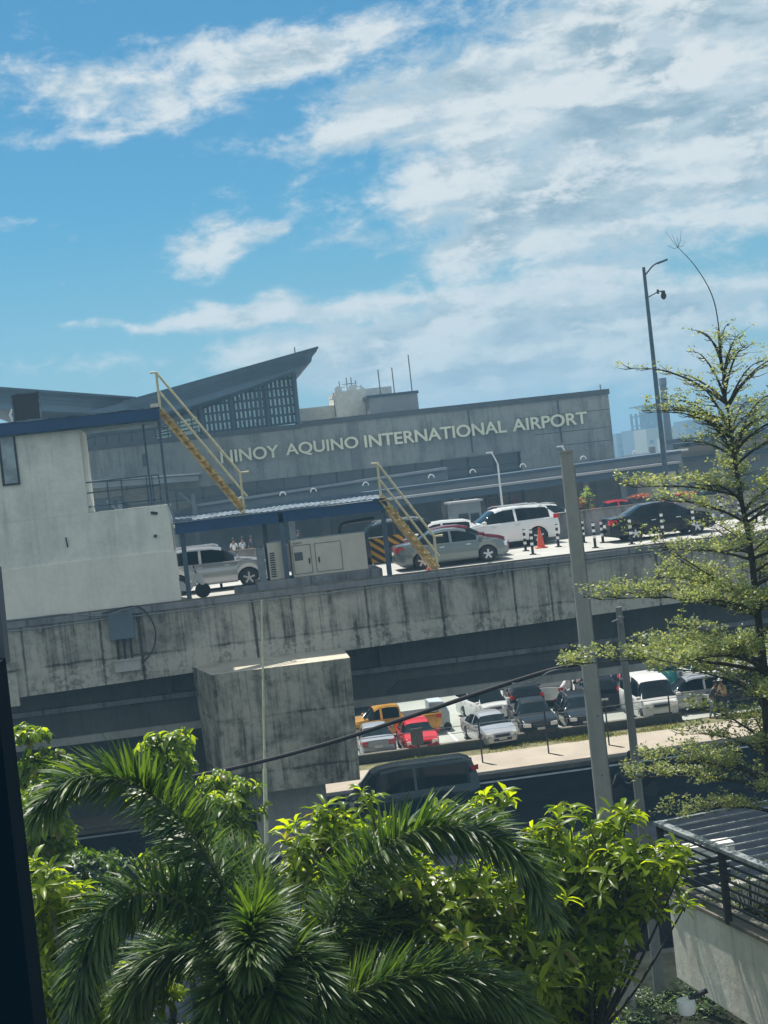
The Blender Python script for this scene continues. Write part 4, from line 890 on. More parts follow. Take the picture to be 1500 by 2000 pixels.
# ================================================================== LAMP POSTS, POLES
A = onY(1257, 522, 64.2)
t = thing('tall_street_lamp', (A.x, 64.2, 9.2), 'tall grey street lamp with a lamp arm and a lower camera arm behind the tree', 'street lamp')
b = MB(); b.tube([(A.x, 64.2, 10.35), (A.x, 64.2, A.z)], [.13, .07], 10); b.build('pole', M['bluesteel'], t, smooth=True)
q0, q1, q2 = onY(1261, 536, 64.2), onY(1278, 517, 64.2), onY(1303, 507, 64.2)
b = MB(); b.tube(smoothpath([q0, q1, q2], 5), .04, 6); b.build('lamp_arm', M['bluesteel'], t, smooth=True)
b = MB(); b.bar(q1+(q2-q1)*.25, q2, .16, .09); b.build('lamp_head', M['bluesteel'], t)
q0, q1, q2 = onY(1267, 580, 64.2), onY(1285, 570, 64.2), onY(1295, 568, 64.2)
b = MB(); b.tube([q0, q1, q2], .03, 6); b.cyl(q1-Vector((0, 0, .09)), q1+Vector((0, 0, .1)), .06, 8); b.build('camera_arm', M['bluesteel'], t)
b = MB(); b.cyl(q2, q2-Vector((0, 0, .14)), .09, 10); b.lathe(q2-Vector((0, 0, .36)), [(.03, -.03), (.10, .03), (.13, .12), (.12, .22)], 12); b.build('dome_camera', M['dark'], t)
A = onY(1288, 740, 150); b = MB(); b.tube([(A.x+.3, 150, 0), (A.x+.3, 150, A.z)], [.55, .33], 10); b.box(A.x+.0, A.x+.6, 149.6, 150.4, A.z-.7, A.z+.05)
tag(b.build('distant_mast', M['farblue']), 'pale grey distant mast directly behind the tall street lamp', 'mast')

t = thing('utility_pole', (8.2, 32.8, 0), 'thick pale round concrete pole with a flat top rising in front of the viaduct', 'utility pole')
bp_ = onZ(1225, 1985, 0); tp_ = onY(1089, 886, bp_.y)
b = MB(); b.tube([(bp_.x, bp_.y, 0), (bp_.x, bp_.y, tp_.z)], [.235, .145], 24); b.build('shaft', M['pole'], t, smooth=True)
b = MB(); b.cyl((bp_.x, bp_.y, tp_.z), (bp_.x, bp_.y, tp_.z+.05), .165, 24); b.build('cap', M['pole'], t)
b = MB()
for k in range(4): b.cyl((bp_.x-.03+.05*(k % 2), bp_.y-.25, 5.6+k*1.35), (bp_.x-.03+.05*(k % 2), bp_.y-.10, 5.6+k*1.35), .012, 6)
b.build('bolt_hole', M['dark'], t)
b = MB(); b.tube([(bp_.x+.17, bp_.y-.15, 4.5), (bp_.x+.155, bp_.y-.10, 9.5), (bp_.x+.14, bp_.y-.08, 12.6)], .008, 5); b.build('ground_wire', M['pole2'], t)
bs = onZ(1290, 1945, 0); ts_ = onY(1203, 1186, bs.y)
t = thing('slim_pole', (bs.x, bs.y, 0), 'slim grey pole right of the thick concrete pole with a small bracket on top', 'utility pole')
b = MB(); b.tube([(bs.x, bs.y, 0), (bs.x, bs.y, ts_.z)], [.14, .075], 16); b.build('shaft', M['pole2'], t, smooth=True)
b = MB(); b.bar((bs.x-.22, bs.y-.09, ts_.z-.32), (bs.x+.08, bs.y-.09, ts_.z-.24), .03); b.cyl((bs.x-.04, bs.y-.16, ts_.z-.36), (bs.x-.04, bs.y-.16, ts_.z-.2), .04, 8); b.build('insulator_bracket', M['steel'], t)
# thick black cable from the pole towards the left
c = thing('overhead_cable', tuple(onY(900, 1370, 34)), 'thick sagging black cable running from the thick pole across the pier', 'cable')
pa = [onY(1128, 1298, 33.0), onY(1065, 1312, 33.3), onY(940, 1352, 34), onY(800, 1400, 35), onY(640, 1452, 36), onY(470, 1497, 37), onY(300, 1532, 38)]
b = MB(); b.tube(smoothpath(pa, 5), .052, 8); b.build('bundle', M['black'], c, smooth=True)
b = MB(); b.tube(smoothpath([onY(1128, 1303, 33.0), onY(1075, 1311, 33.2), onY(1040, 1332, 33.4), onY(1000, 1335, 33.6)], 5), .02, 6); b.build('thin_line', M['steel'], c, smooth=True)
# thin standing pole in front of the pier
a, c_ = onY(511, 1172, 40), onY(524, 1760, 40)
t = thing('bamboo_pole', (c_.x, 40, 0), 'thin pale bamboo pole standing upright in front of the mossy pier', 'pole')
d = (c_-a); foot = a + d*(a.z/(a.z-c_.z)); mid = onY(517, 1500, 40)
b = MB(); b.tube([foot, mid+(foot-mid)*.01, mid, a], [.058, .058, .034, .024], 8); b.build('cane', mat('pale_bamboo', (.55, .56, .38), .6, 0, .2, 4), t, smooth=True)

# ================================================================== TERRACE (bottom right)
TA = R_(10.2); CO = onZ(1285, 1605, 7.1)
tr = thing('terrace', (CO.x, CO.y, 0), 'grey concrete terrace corner with dark horizontal-bar railing at the bottom right', 'terrace')
ex = Vector((math.cos(TA), math.sin(TA), 0)); ey = Vector((math.sin(TA)*1.0, -math.cos(TA), 0))
def TP(u, v, z): return Vector((CO.x, CO.y, 0)) + ex*u + ey*v + Vector((0, 0, z))
def tbox(b, u0, u1, v0, v1, z0, z1, z0b=None):
    z0b = z0 if z0b is None else z0b
    vs = [TP(u0, v0, z0), TP(u1, v0, z0), TP(u1, v1, z0b), TP(u0, v1, z0b), TP(u0, v0, z1), TP(u1, v0, z1), TP(u1, v1, z1), TP(u0, v1, z1)]
    b.add(vs, [(0,3,2,1),(4,5,6,7),(0,1,5,4),(1,2,6,5),(2,3,7,6),(3,0,4,7)])
b = MB(); tbox(b, .02, .30, .05, 14, 4.68, 5.98, 4.25); tbox(b, .302, 9, .05, .30, 4.68, 5.98); b.build('wall', M['terrace'], tr)
b = MB(); tbox(b, -.02, .36, -.02, 14, 5.984, 6.04); b.build('wall_coping', M['kerb'], tr)
b = MB(); tbox(b, .31, 9, .31, 14, 4.7, 5.6); b.build('planter_soil', mat('planter_soil_dark', (.03, .028, .02), .95, 0, .4, 3, spec=.05), tr)
b = MB(); tbox(b, 1.2, 1.8, .6, 1.2, 0, 4.34); b.build('support_column', M['terrace'], tr)
barm = mat('lit_edge_bar_grey', (.42, .44, .43), .4, .1, .15, 6)  # bright top edges of the far bars put into a paler grey
for k in range(8):
    z = 6.98-.118*k
    b = MB(); b.bar(TP(0, 0, z), TP(9, 0, z), .022, .022); b.build('railing_bar', barm, tr); b = MB(); b.bar(TP(.02, 0, z), TP(.02, 14, z), .03, .028); b.build('railing_bar', M['dark'], tr)
b = MB(); b.bar(TP(-.05, 0, 7.08), TP(9, 0, 7.08), .07, .04); b.bar(TP(0, -.03, 7.08), TP(0, 14, 7.08), .13, .05); b.build('handrail', mat('worn_grey_handrail', (.22, .245, .25), .5, .1, .45, 9), tr)
for (u, v) in ((.0, 1.9), (0, .03), (0, 4.6), (0, 7.4), (2.6, 0), (5.2, 0)):
    b = MB(); b.bar(TP(u, v, 6.0), TP(u, v, 7.06), .09, .09, up=(0, 1, 0)); b.build('railing_post', M['dark'], tr)
q = onZ(1342, 1965, 4.2); t = thing('dome_camera', (q.x, q.y, 4.0), 'small white dome fitting hanging under the terrace edge at the bottom right', 'camera')
q = onY(1340, 1962, TP(0.25, 4, 0).y+.3)
b = MB(); b.lathe(q-Vector((0, 0, .06)), [(.03, -.10), (.11, -.05), (.13, .04), (.12, .12)], 14); b.build('dome', M['white'], t, smooth=True)
b = MB(); b.bar(q+Vector((.05, 0, .06)), q+Vector((.30, 0, .14)), .05); b.build('bracket', M['dark'], t)
# pale lintel between the poles; black panel stands in for dark openings below
q0, q1 = onZ(1120, 1850, 0), onZ(1240, 1850, 0)
t = thing('roadside_opening', (9, 38, 0), 'pale lintel over dark roadside openings drawn as a black panel behind the pole feet', 'wall')
b = MB()
b.box(4.5, 12.5, 37.3, 37.5, 0, 2.1); b.build('panel', M['black'], t)
b = MB(); b.box(4.4, 12.6, 37.1, 37.6, 2.104, 2.40); b.build('lintel', M['terrace'], t)

# window frame of the room the picture is taken from
t = thing('window_frame', (-.3, 1.2, 12.0), 'dark navy window frame standing upright at the left edge of the view', 'window frame')
a0, a1 = onY(4, 1290, 1.2), onY(86, 2010, 1.2)
dx = (a1.x-a0.x)/(a1.z-a0.z); top = (a0.x+dx*(13.6-a0.z), 13.6); bot = (a0.x+dx*(12.0-a0.z), 12.0)
b = MB(); b.prism([(bot[0]-.2, bot[1]), bot, (a0.x+dx*.02, a0.z-.0), (a0.x-.008, a0.z), (a0.x-.008-.0, a0.z+.002), (a0.x-.2, a0.z+.002)], 'y', 1.15, 1.22); b.build('jamb', M['jamb'], t)
p2 = onY(-4, 1108, 1.25); p3 = onY(19, 1296, 1.25)
b = MB(); b.prism([(p2.x-.03, p2.z), (p2.x, p2.z), (p3.x-.002, p3.z), (p3.x-.03, p3.z)], 'y', 1.24, 1.27); b.build('seal', mat('grey_window_seal', (.07, .095, .12), .6), t)

# ================================================================== DISTANT CITY
def city(x, y, w, d, h, m, lab, wins=True, unfinished=False):
    t = thing('tower_block', (x, y, 0), lab, 'building', 'tower blocks on the horizon')
    b = MB()
    if unfinished:
        b.box(x-w/2, x+w/2, y, y+d, 0, h-16)
        for k in range(4): b.box(x-w/2, x+w/2, y, y+d, h-16+k*5+4, h-16+k*5+4.6)
        for i in range(6): b.box(x-w/2+i*w/5.6, x-w/2+i*w/5.6+1.6, y, y+1.2, h-16, h); b.box(x-w/2+i*w/5.6, x-w/2+i*w/5.6+1.2, y+d-1, y+d, h-16, h)
        b.box(x-w*.1, x+w*.3, y+3, y+d-3, h-16, h+3)
    else: b.box(x-w/2, x+w/2, y, y+d, 0, h)
    b.build('wall', m, t)
    if wins:
        n = int(w/4); b = MB()
        for k in range(int(h/3.4)-1, max(0, int(h/3.4)-9), -1):
            for i in range(n): b.box(x-w/2+1.2+i*(w-2)/n, x-w/2+2.9+i*(w-2)/n, y-.15, y-.02, k*3.3, k*3.3+1.5)
        if b.f: tag(b.build('windows', mat('far_windows', (.12, .15, .17), .4), t), kind='stuff')
def cpx(px, py, D): p = onY(px, py, D); return p
for (pxc, ptop, wpx, D, m, lab, un) in ((1222, 845, 40, 700, M['farblue'], 'pale blue-grey block right beside the terminal corner', 0), (1252, 838, 34, 640, M['farblue'], 'bluish block between the pale one and the cream one', 0),
                                    (1290, 835, 62, 600, M['cream'], 'cream apartment block behind the tall street lamp', 0), (1275, 803, 56, 760, M['fardark'], 'unfinished concrete tower frame above the cream block', 1),
                                    (1395, 815, 120, 650, M['farblue'], 'wide grey-blue block behind the tree crown', 0), (1475, 775, 110, 700, M['fardark'], 'tall dark grey block behind the tree at the right edge', 0), (1340, 850, 60, 520, M['cream'], 'low cream block behind the tree leaves', 0)):
    p = onY(pxc, ptop, D); w = wpx*D/FPX
    city(p.x, D, w, 18, p.z, m, lab, True, bool(un))
# ================================================================== VEGETATION
def leaf(V, Fc, p, d, up, L, w, droop, fold=.25):
    """one folded leaf: base p, direction d, curved down along its length"""
    d = d.normalized(); s = d.cross(up)
    if s.length < .05: s = d.cross(Vector((1, 0, 0)))
    s.normalize(); nrm = s.cross(d).normalized(); k = len(V); P0 = Vector(p); dirn = d.copy(); pts = [P0.copy()]
    for i in range(3):
        P0 = P0 + dirn*(L/3); pts.append(P0.copy()); dirn = (dirn + Vector((0, 0, -droop))).normalized()
    f = nrm*(w*fold)
    V += [pts[0], pts[1]-s*w*.42+f, pts[1], pts[1]+s*w*.42+f, pts[2]-s*w*.5+f, pts[2], pts[2]+s*w*.5+f, pts[3]]
    Fc += [(k, k+2, k+1), (k, k+3, k+2), (k+1, k+2, k+5, k+4), (k+2, k+3, k+6, k+5), (k+4, k+5, k+7), (k+5, k+6, k+7)]
def whorl(V, Fc, c, ax, n, L, w, rnd, droop=.35, lo=45, hi=100):
    ax = ax.normalized(); a = ax.orthogonal().normalized(); b_ = ax.cross(a); o = rnd.uniform(0, 6.28)
    for i in range(n):
        t = o + 2.4*i; ph = R_(lo+(hi-lo)*((i+.5)/n) + rnd.uniform(-10, 10))
        d = ax*math.cos(ph) + (a*math.cos(t)+b_*math.sin(t))*math.sin(ph)
        l = L*rnd.uniform(.45, 1.15); leaf(V, Fc, c + ax*(.06*(1-i/n)), d, ax, l, w*l/L*rnd.uniform(.85, 1.15), droop*rnd.uniform(.6, 1.4))
def leafy_tree(name, root, blobs, Y, n_wh, L, w, nl, m, label, cat, seed, depth=1.3, trunk_r=.11, droop=.35, bark='bark', dy=0, group=None):
    """blobs: (px, py, rx, ry) clumps of the crown as seen, each given real depth"""
    rnd = random.Random(seed); root = Vector(root); t = thing(name, root, label, cat, group); V = []; Fc = []
    cs = [(onY(bx, by, Y+dy*i+rnd.uniform(-.45, .45)*depth), rx*Y/FPX, ry*Y/FPX) for i, (bx, by, rx, ry) in enumerate(blobs)]
    ctr = sum((c for c, _, _ in cs), Vector())/len(cs); fork = Vector((ctr.x*.6+root.x*.4, ctr.y*.6+root.y*.4, min(c.z for c, _, _ in cs)*.93)); b = MB()
    b.tube(smoothpath([root, root.lerp(fork, .5)+Vector((.06, .05, 0)), fork], 4), [trunk_r*(1-.045*i) for i in range(9)], 8)
    tot = sum(rx*ry for _, rx, ry in cs)
    for c, rx, ry in cs:
        mid = fork.lerp(c, .5)+Vector((0, 0, -.12)); b.tube(smoothpath([fork, mid, c], 3), [trunk_r*.34, trunk_r*.3, trunk_r*.27, trunk_r*.24, trunk_r*.2, trunk_r*.16, trunk_r*.12], 6)
        n = max(3, int(n_wh*rx*ry/tot)); rz = min(rx, ry)*depth
        for _ in range(n):
            while True:
                q = Vector((rnd.uniform(-1, 1), rnd.uniform(-1, 1), rnd.uniform(-1, 1)))
                if .35 < q.length < 1 and (q.z > -.5 or rnd.random() < .4): break
            q *= rnd.choice((.85, 1, 1.05, 1.12, 1.4))
            p = c + Vector((q.x*rx, q.y*rz, q.z*ry)); ax = Vector((q.x*.5, q.y*.5, .75+q.z*.4)) + Vector((rnd.uniform(-.3, .3), rnd.uniform(-.3, .3), 0))
            ax.normalize(); b.tube([c.lerp(p, .25), c.lerp(p, .65)+Vector((0, 0, -.03)), p], [.012, .009, .006], 4, cap=False)
            whorl(V, Fc, p, ax, nl+rnd.randint(-2, 2), L*rnd.uniform(.8, 1.15), w, rnd, droop)
    b.build('trunk', M[bark], t, smooth=True)
    leafmesh('crown', V, Fc, m, t, smooth=True)
    return t
def groundxy(px, py, Y): p = onY(px, py, Y); return (p.x, p.y, 0)
leafy_tree('broadleaf_tree', groundxy(820, 1950, 18.6), [(612, 1660, 62, 62), (700, 1640, 80, 56), (590, 1750, 50, 62), (720, 1560, 22, 16), (720, 1720, 110, 90), (860, 1770, 120, 90), (965, 1580, 36, 26), (905, 1590, 46, 26), (980, 1780, 100, 80), (700, 1850, 110, 90), (860, 1880, 120, 90), (1000, 1890, 110, 80), (1060, 1640, 42, 50), (640, 1990, 100, 50), (860, 1980, 120, 50)],
           18.6, 620, .30, .085, 9, M['leafbroad'], 'large broad-leaved tree with bright whorled leaves in the middle foreground', 'tree', 11)
leafy_tree('broadleaf_tree', groundxy(1080, 1950, 19.9), [(1112, 1592, 22, 18), (1090, 1690, 66, 52), (1170, 1650, 62, 48), (1222, 1605, 34, 18), (1230, 1700, 76, 46), (1305, 1672, 34, 22), (1335, 1690, 16, 12), (1335, 1775, 10, 14), (1290, 1730, 34, 26), (1140, 1760, 90, 62), (1235, 1760, 56, 42), (1095, 1840, 70, 60), (1200, 1810, 40, 36), (1060, 1930, 70, 56), (1255, 1790, 26, 28), (1130, 1930, 60, 40), (1150, 1870, 50, 40), (1000, 1700, 50, 40), (1190, 1900, 34, 34), (1110, 1985, 70, 36), (1030, 1780, 50, 40)],
           19.6, 440, .30, .085, 9, M['leafbroad'], 'broad-leaved tree with long bright leaves in front of the two concrete poles', 'tree', 12, bark='barkdark', trunk_r=.09)
leafy_tree('broadleaf_tree', groundxy(120, 1980, 18.0), [(90, 1735, 30, 36), (125, 1770, 46, 40), (100, 1840, 46, 50), (150, 1900, 40, 50), (110, 1960, 50, 50), (270, 1920, 30, 26), (300, 1945, 34, 24), (200, 1985, 50, 36)],
           18.0, 250, .25, .075, 9, M['leafbroad'], 'bright broad-leaved tree beside the dark window frame at the lower left', 'tree', 13)
# drooping-leaf bushes in front of the viaduct
DB = [('clump with bright drooping top left of the pier', [(325, 1458, 44, 26), (325, 1500, 46, 34), (330, 1550, 46, 40), (338, 1610, 44, 44), (345, 1680, 46, 50)], 341, 21),
      ('clump with two bright drooping heads against the left edge of the pier', [(428, 1530, 40, 22), (445, 1572, 48, 34), (440, 1625, 48, 46), (450, 1690, 44, 50), (455, 1750, 40, 44)], 450, 22),
      ('dark clump topped with green at the far left beside the window frame', [(62, 1445, 32, 24), (100, 1492, 36, 26), (66, 1520, 34, 34), (85, 1580, 44, 44), (100, 1650, 44, 50)], 90, 23)]
for lab, bl, bx, sd in DB:
    leafy_tree('drooping_tree', groundxy(bx+35, 1980, 27), bl, 27, 230, .27, .105, 9, M['leafbush'], 'drooping-leaved tree, '+lab, 'tree', sd, depth=1.2, trunk_r=.08, droop=.75, bark='barkdark', group='drooping-leaved trees by the road')
# filler shrubs added behind the palms to cover the bright road in gaps
US = [(180, 1730, 'dark filler shrub behind the left palm fronds'), (330, 1790, 'dark filler shrub below the drooping clump left of the pier'), (480, 1880, 'dark filler shrub behind the palm crown'), (660, 1900, 'dark filler shrub low behind the middle tree'),
      (880, 1920, 'dark filler shrub behind the lowest palm frond'), (1060, 1900, 'dark filler shrub left of the thick pole foot'), (250, 1880, 'dark filler shrub low between the left tree and the palm'), (1100, 1985, 'dark filler shrub at the bottom beside the thick pole foot'), (760, 1800, 'dark filler shrub behind the middle of the broad-leaved tree'), (120, 1830, 'dark filler shrub behind the bright tree at the lower left')]
for i, (bx, by, lab) in enumerate(US):
    leafy_tree('shrub', groundxy(bx, 2000, 23.5), [(bx-60, by, 70, 55), (bx+50, by+10, 80, 60), (bx, by+90, 100, 80), (bx-20, by-40, 60, 40)], 23.5, 90, .20, .075, 9, M['leafbush'] if i % 2 else M['leafpalm'], lab, 'shrub', 40+i, depth=1.3, trunk_r=.07, droop=.5, bark='barkdark', group='filler shrubs behind the palms')

# palms -------------------------------------------------------------
def frond(path, parent, seed, nleaf=1050, LL=.52, r0=.028):
    rnd = random.Random(seed); P = smoothpath([onY(a, c_, y) for a, c_, y in path], 10); n = len(P)
    cum = [0]
    for i in range(1, n): cum.append(cum[-1]+(P[i]-P[i-1]).length)
    V = []; Fc = []
    for i in range(nleaf):
        s = (i+rnd.random())/nleaf; d = (.10+.90*s)*cum[-1]; k = 0
        while k < n-2 and cum[k+1] < d: k += 1
        u = (d-cum[k])/max(1e-6, cum[k+1]-cum[k]); p = P[k].lerp(P[k+1], u); tg = (P[k+1]-P[k]).normalized()
        side = tg.cross(Vector((0, 0, 1))); side = side.normalized() if side.length > .1 else Vector((1, 0, 0)); up = side.cross(tg).normalized()
        a = rnd.uniform(0, 2*math.pi); rad = side*math.cos(a) + up*math.sin(a)*.9
        f_ = .45+.5*s+.1*rnd.random(); dr = (tg*f_*.85 + rad*(1.15-.40*s)).normalized()
        L = LL*(.55+.75*math.sin(math.pi*min(1, .18+s*.72)))*rnd.uniform(.75, 1.1)*.85; w = .0140*rnd.uniform(.6, 1.4)
        sd = dr.cross(Vector((rnd.uniform(-.5, .5), rnd.uniform(-.5, .5), 1))).normalized(); q = len(V); pp = p.copy(); dd = dr.copy(); V += [pp-sd*w*.5, pp+sd*w*.5]
        for j in range(3):
            pp = pp+dd*(L/3); dd = (dd+Vector((0, 0, -.20))).normalized(); ww = w*(1.15, .95, .12)[j]; V += [pp-sd*ww, pp+sd*ww]
            Fc.append((q+2*j, q+2*j+1, q+2*j+3, q+2*j+2))
    fr = leafmesh('frond', V, Fc, M['leafpalm'], parent)
    b = MB(); b.tube(P, [r0*(1-.85*i/(n-1)) for i in range(n)], 6); b.build('stalk', M['rachis'], fr, smooth=True) if False else b.build('frond_stalk', M['rachis'], parent, smooth=True)
def palm(crown, fronds, label, seed):
    c = onY(*crown); t = thing('palm_tree', (c.x, c.y, 0), label, 'palm tree', 'foxtail palms in the foreground')
    b = MB(); b.tube([(c.x+.1, c.y+.05, 0), (c.x+.05, c.y, c.z*.5), (c.x, c.y, c.z-1.0)], [.16, .13, .11], 12); b.build('trunk', M['bark'], t, smooth=True)
    b = MB(); b.tube([(c.x, c.y, c.z-1.0), (c.x, c.y, c.z-.5), c], [.11, .10, .05], 12); b.build('crownshaft', M['rachis'], t, smooth=True)
    for i, f_ in enumerate(fronds): frond(f_, t, seed*100+i)
palm((500, 1900, 16.6), [
    [(500, 1900, 16.6), (450, 1760, 16.5), (370, 1620, 16.3), (260, 1530, 16.0), (150, 1520, 15.8), (70, 1590, 15.6)],
    [(500, 1900, 16.6), (400, 1790, 16.2), (300, 1745, 15.9), (215, 1775, 15.6), (165, 1880, 15.4), (150, 1985, 15.3)],
    [(500, 1900, 16.6), (497, 1820, 16.2), (494, 1800, 15.6), (490, 1830, 15.0), (488, 1880, 14.6)],
    [(500, 1900, 16.6), (440, 1860, 16.8), (350, 1850, 17.0), (280, 1900, 17.1), (240, 1990, 17.1)],
    [(500, 1900, 16.6), (520, 1800, 17.2), (490, 1720, 17.9), (430, 1690, 18.5), (360, 1720, 19.0)],
    [(500, 1900, 16.6), (560, 1860, 16.2), (610, 1900, 15.8), (630, 1990, 15.5)],
    [(500, 1900, 16.6), (515, 1880, 15.9), (535, 1940, 15.3), (545, 2040, 15.0)], [(500, 1900, 16.6), (480, 1880, 15.9), (440, 1930, 15.4), (400, 2030, 15.1)]],
    'dark foxtail palm at the lower left with one frond pointing at the viewer', 1)
palm((625, 1900, 17.4), [
    [(625, 1900, 17.4), (650, 1790, 17.2), (710, 1690, 17.0), (820, 1620, 16.7), (940, 1625, 16.4), (1030, 1690, 16.2), (1075, 1790, 16.1)],
    [(560, 2060, 16.0), (640, 1975, 16.0), (730, 1925, 16.0), (850, 1905, 15.9), (960, 1925, 15.8), (1040, 1985, 15.7)],
    [(625, 1900, 17.4), (660, 1830, 17.8), (740, 1800, 18.2), (830, 1830, 18.5), (880, 1900, 18.6)],
    [(600, 2100, 16.2), (700, 2010, 16.2), (840, 1975, 16.1), (980, 2010, 16.0)]],
    'second foxtail palm arching to the right across the middle foreground', 2)

# slender layered tree on the right -----------------------------------
ft = thing('layered_tree', tuple(onY(1540, 1700, 22)*1.0)[:2]+(0,), 'slender tree with tiers of tiny leaves and a long bare leader at the right', 'tree')
TRK = [(1560, 2150), (1530, 1800), (1512, 1560), (1495, 1350), (1478, 1180), (1463, 1050), (1444, 960), (1431, 860), (1415, 760), (1404, 640), (1390, 575), (1358, 520), (1324, 483)]
RAD = [.12, .11, .10, .075, .056, .042, .034, .023, .015, .009, .008, .006, .004]
tp = smoothpath([onY(a, c_, 22) for a, c_ in TRK], 4); rr = []
for i in range(len(tp)):
    k = min(i//4, len(RAD)-2); u = (i-4*k)/4 if k < len(RAD)-1 else 1; rr.append(RAD[k]+(RAD[k+1]-RAD[k])*min(1, u))
tb = MB(); gb = Vector((tp[0].x, 22, 0)); tb.tube([gb]+tp, [.17]+rr, 10)
for (px, py) in ((1300, 452), (1312, 458), (1330, 450), (1338, 470), (1305, 480), (1322, 462)): tb.tube([onY(1324, 483, 22), onY((1324+px)/2+2, (483+py)/2+4, 22.1), onY(px, py, 22.1)], [.004, .003, .002], 4)
rnd = random.Random(77); LV = []; LF = []
def tier(ax, ay, left, top, ntw, dens, rise, nb=8, leafs=.062):
    A = onY(ax, ay, 22); Lm = (ax-left)*22/FPX
    for k in range(nb):
        az_ = math.pi + 2*math.pi*k/nb + rnd.uniform(-.22, .22)
        L = Lm*(1.0 if k == 0 else rnd.uniform(.62, 1.0)); d = Vector((math.cos(az_), math.sin(az_), 0)); sd = Vector((-d.y, d.x, 0))
        zr = rise*rnd.uniform(.8, 1.15)
        A = onY(ax, ay, 22)+Vector((0, 0, rnd.uniform(-.42, .34))); A.x = onY(ax, ay, 22).x
        pts = [A, A+d*L*.25+Vector((0, 0, zr*.45)), A+d*L*.6+Vector((0, 0, zr*.85)), A+d*L+Vector((0, 0, zr))]
        P = smoothpath(pts, 4); tb.tube(P, [.034*(1-.9*i/(len(P)-1))*(.5+Lm/5) for i in range(len(P))], 5)
        for j in range(ntw):
            s = .30+.70*(j+rnd.random())/ntw; q = P[min(len(P)-2, int(s*(len(P)-1)))].lerp(P[min(len(P)-1, int(s*(len(P)-1))+1)], rnd.random())
            sgn = 1 if j % 2 else -1; td = (d*rnd.uniform(.45, 1.1)+sd*sgn*rnd.uniform(.5, 1)).normalized(); tl = L*rnd.uniform(.14, .34)*(1.15-s*.55)
            e = q+td*tl+Vector((0, 0, tl*rnd.uniform(.1, .5))); m_ = q.lerp(e, .5)+Vector((0, 0, -.02)); tb.tube([q, m_, e], [.009, .006, .003], 4, cap=False)
            nn = int(tl*dens*1.15)+2
            for i in range(nn):
                u = rnd.uniform(.15, 1.05); c_ = q.lerp(e, u)+Vector((rnd.gauss(0, .05), rnd.gauss(0, .05), rnd.uniform(-.03, top)))
                for w_ in range(5):
                    a = rnd.uniform(0, 6.28); el_ = rnd.uniform(-.5, 1.0); dd = Vector((math.cos(a)*math.cos(el_), math.sin(a)*math.cos(el_), math.sin(el_))); ss = dd.cross(Vector((rnd.uniform(-1, 1), rnd.uniform(-1, 1), 1))).normalized()
                    l = leafs*rnd.uniform(.6, 1.25); b0 = c_+dd*.015; kk = len(LV); LV.extend([b0, b0+dd*l*.55-ss*l*.25, b0+dd*l, b0+dd*l*.55+ss*l*.25]); LF.append((kk, kk+1, kk+2, kk+3))
tier(1410, 735, 1345, .05, 5, 4, .75, 5, .05)
tier(1406, 690, 1350, .05, 4, 4, .45, 5, .048)
tier(1418, 790, 1222, .06, 9, 5, .62, 7, .052)
tier(1426, 835, 1290, .24, 9, 7, .60, 6, .052)
tier(1428, 845, 1245, .22, 10, 9, .34, 6, .052)
tier(1432, 880, 1262, .14, 10, 14, .5, 6)
tier(1440, 900, 1300, .16, 8, 10, .85, 5)
tier(1449, 985, 1208, .15, 14, 24, .38, 7)
tier(1472, 1115, 1200, .14, 12, 20, .22, 7)
tier(1478, 1185, 1150, .15, 17, 32, .50, 9)
tier(1490, 1330, 1100, .14, 20, 38, .42, 9)
tier(1492, 1345, 1250, .14, 12, 26, .62, 7)
tier(1512, 1545, 1218, .13, 16, 34, .42, 9)
tier(1508, 1500, 1330, .13, 12, 28, .55, 7)
for i in range(13):
    i_ = rnd.randint(15, 33); A = tp[i_]; az_ = rnd.uniform(0, 6.28); L = rnd.uniform(.5, 1.7)*(1.25-(i_-15)/30); d = Vector((math.cos(az_), math.sin(az_), rnd.uniform(.25, 1.1))).normalized()
    BP = smoothpath([A, A+d*L*.5+Vector((rnd.uniform(-.1, .1), 0, .05)), A+d*L+Vector((rnd.uniform(-.2, .2), 0, rnd.uniform(-.1, .1)))], 4); tb.tube(BP, [.016-.0016*k for k in range(len(BP))], 4, cap=False)
    for j in range(int(L*26)):
        q = BP[rnd.randint(3, len(BP)-1)]; e = q+Vector((rnd.gauss(0, .18), rnd.gauss(0, .18), rnd.gauss(.05, .10))); tb.tube([q, e], [.004, .002], 3, cap=False)
        for w_ in range(6):
            a = rnd.uniform(0, 6.28); el_ = rnd.uniform(-.4, 1.0); dd = Vector((math.cos(a)*math.cos(el_), math.sin(a)*math.cos(el_), math.sin(el_))); ss = dd.cross(Vector((rnd.uniform(-1, 1), rnd.uniform(-1, 1), 1))).normalized()
            l = .058*rnd.uniform(.6, 1.2); b0 = e+dd*.015; kk = len(LV); LV.extend([b0, b0+dd*l*.55-ss*l*.25, b0+dd*l, b0+dd*l*.55+ss*l*.25]); LF.append((kk, kk+1, kk+2, kk+3))
tb.build('trunk', M['barkdark'], ft, smooth=True); leafmesh('crown', LV, LF, M['leaffine'], ft)
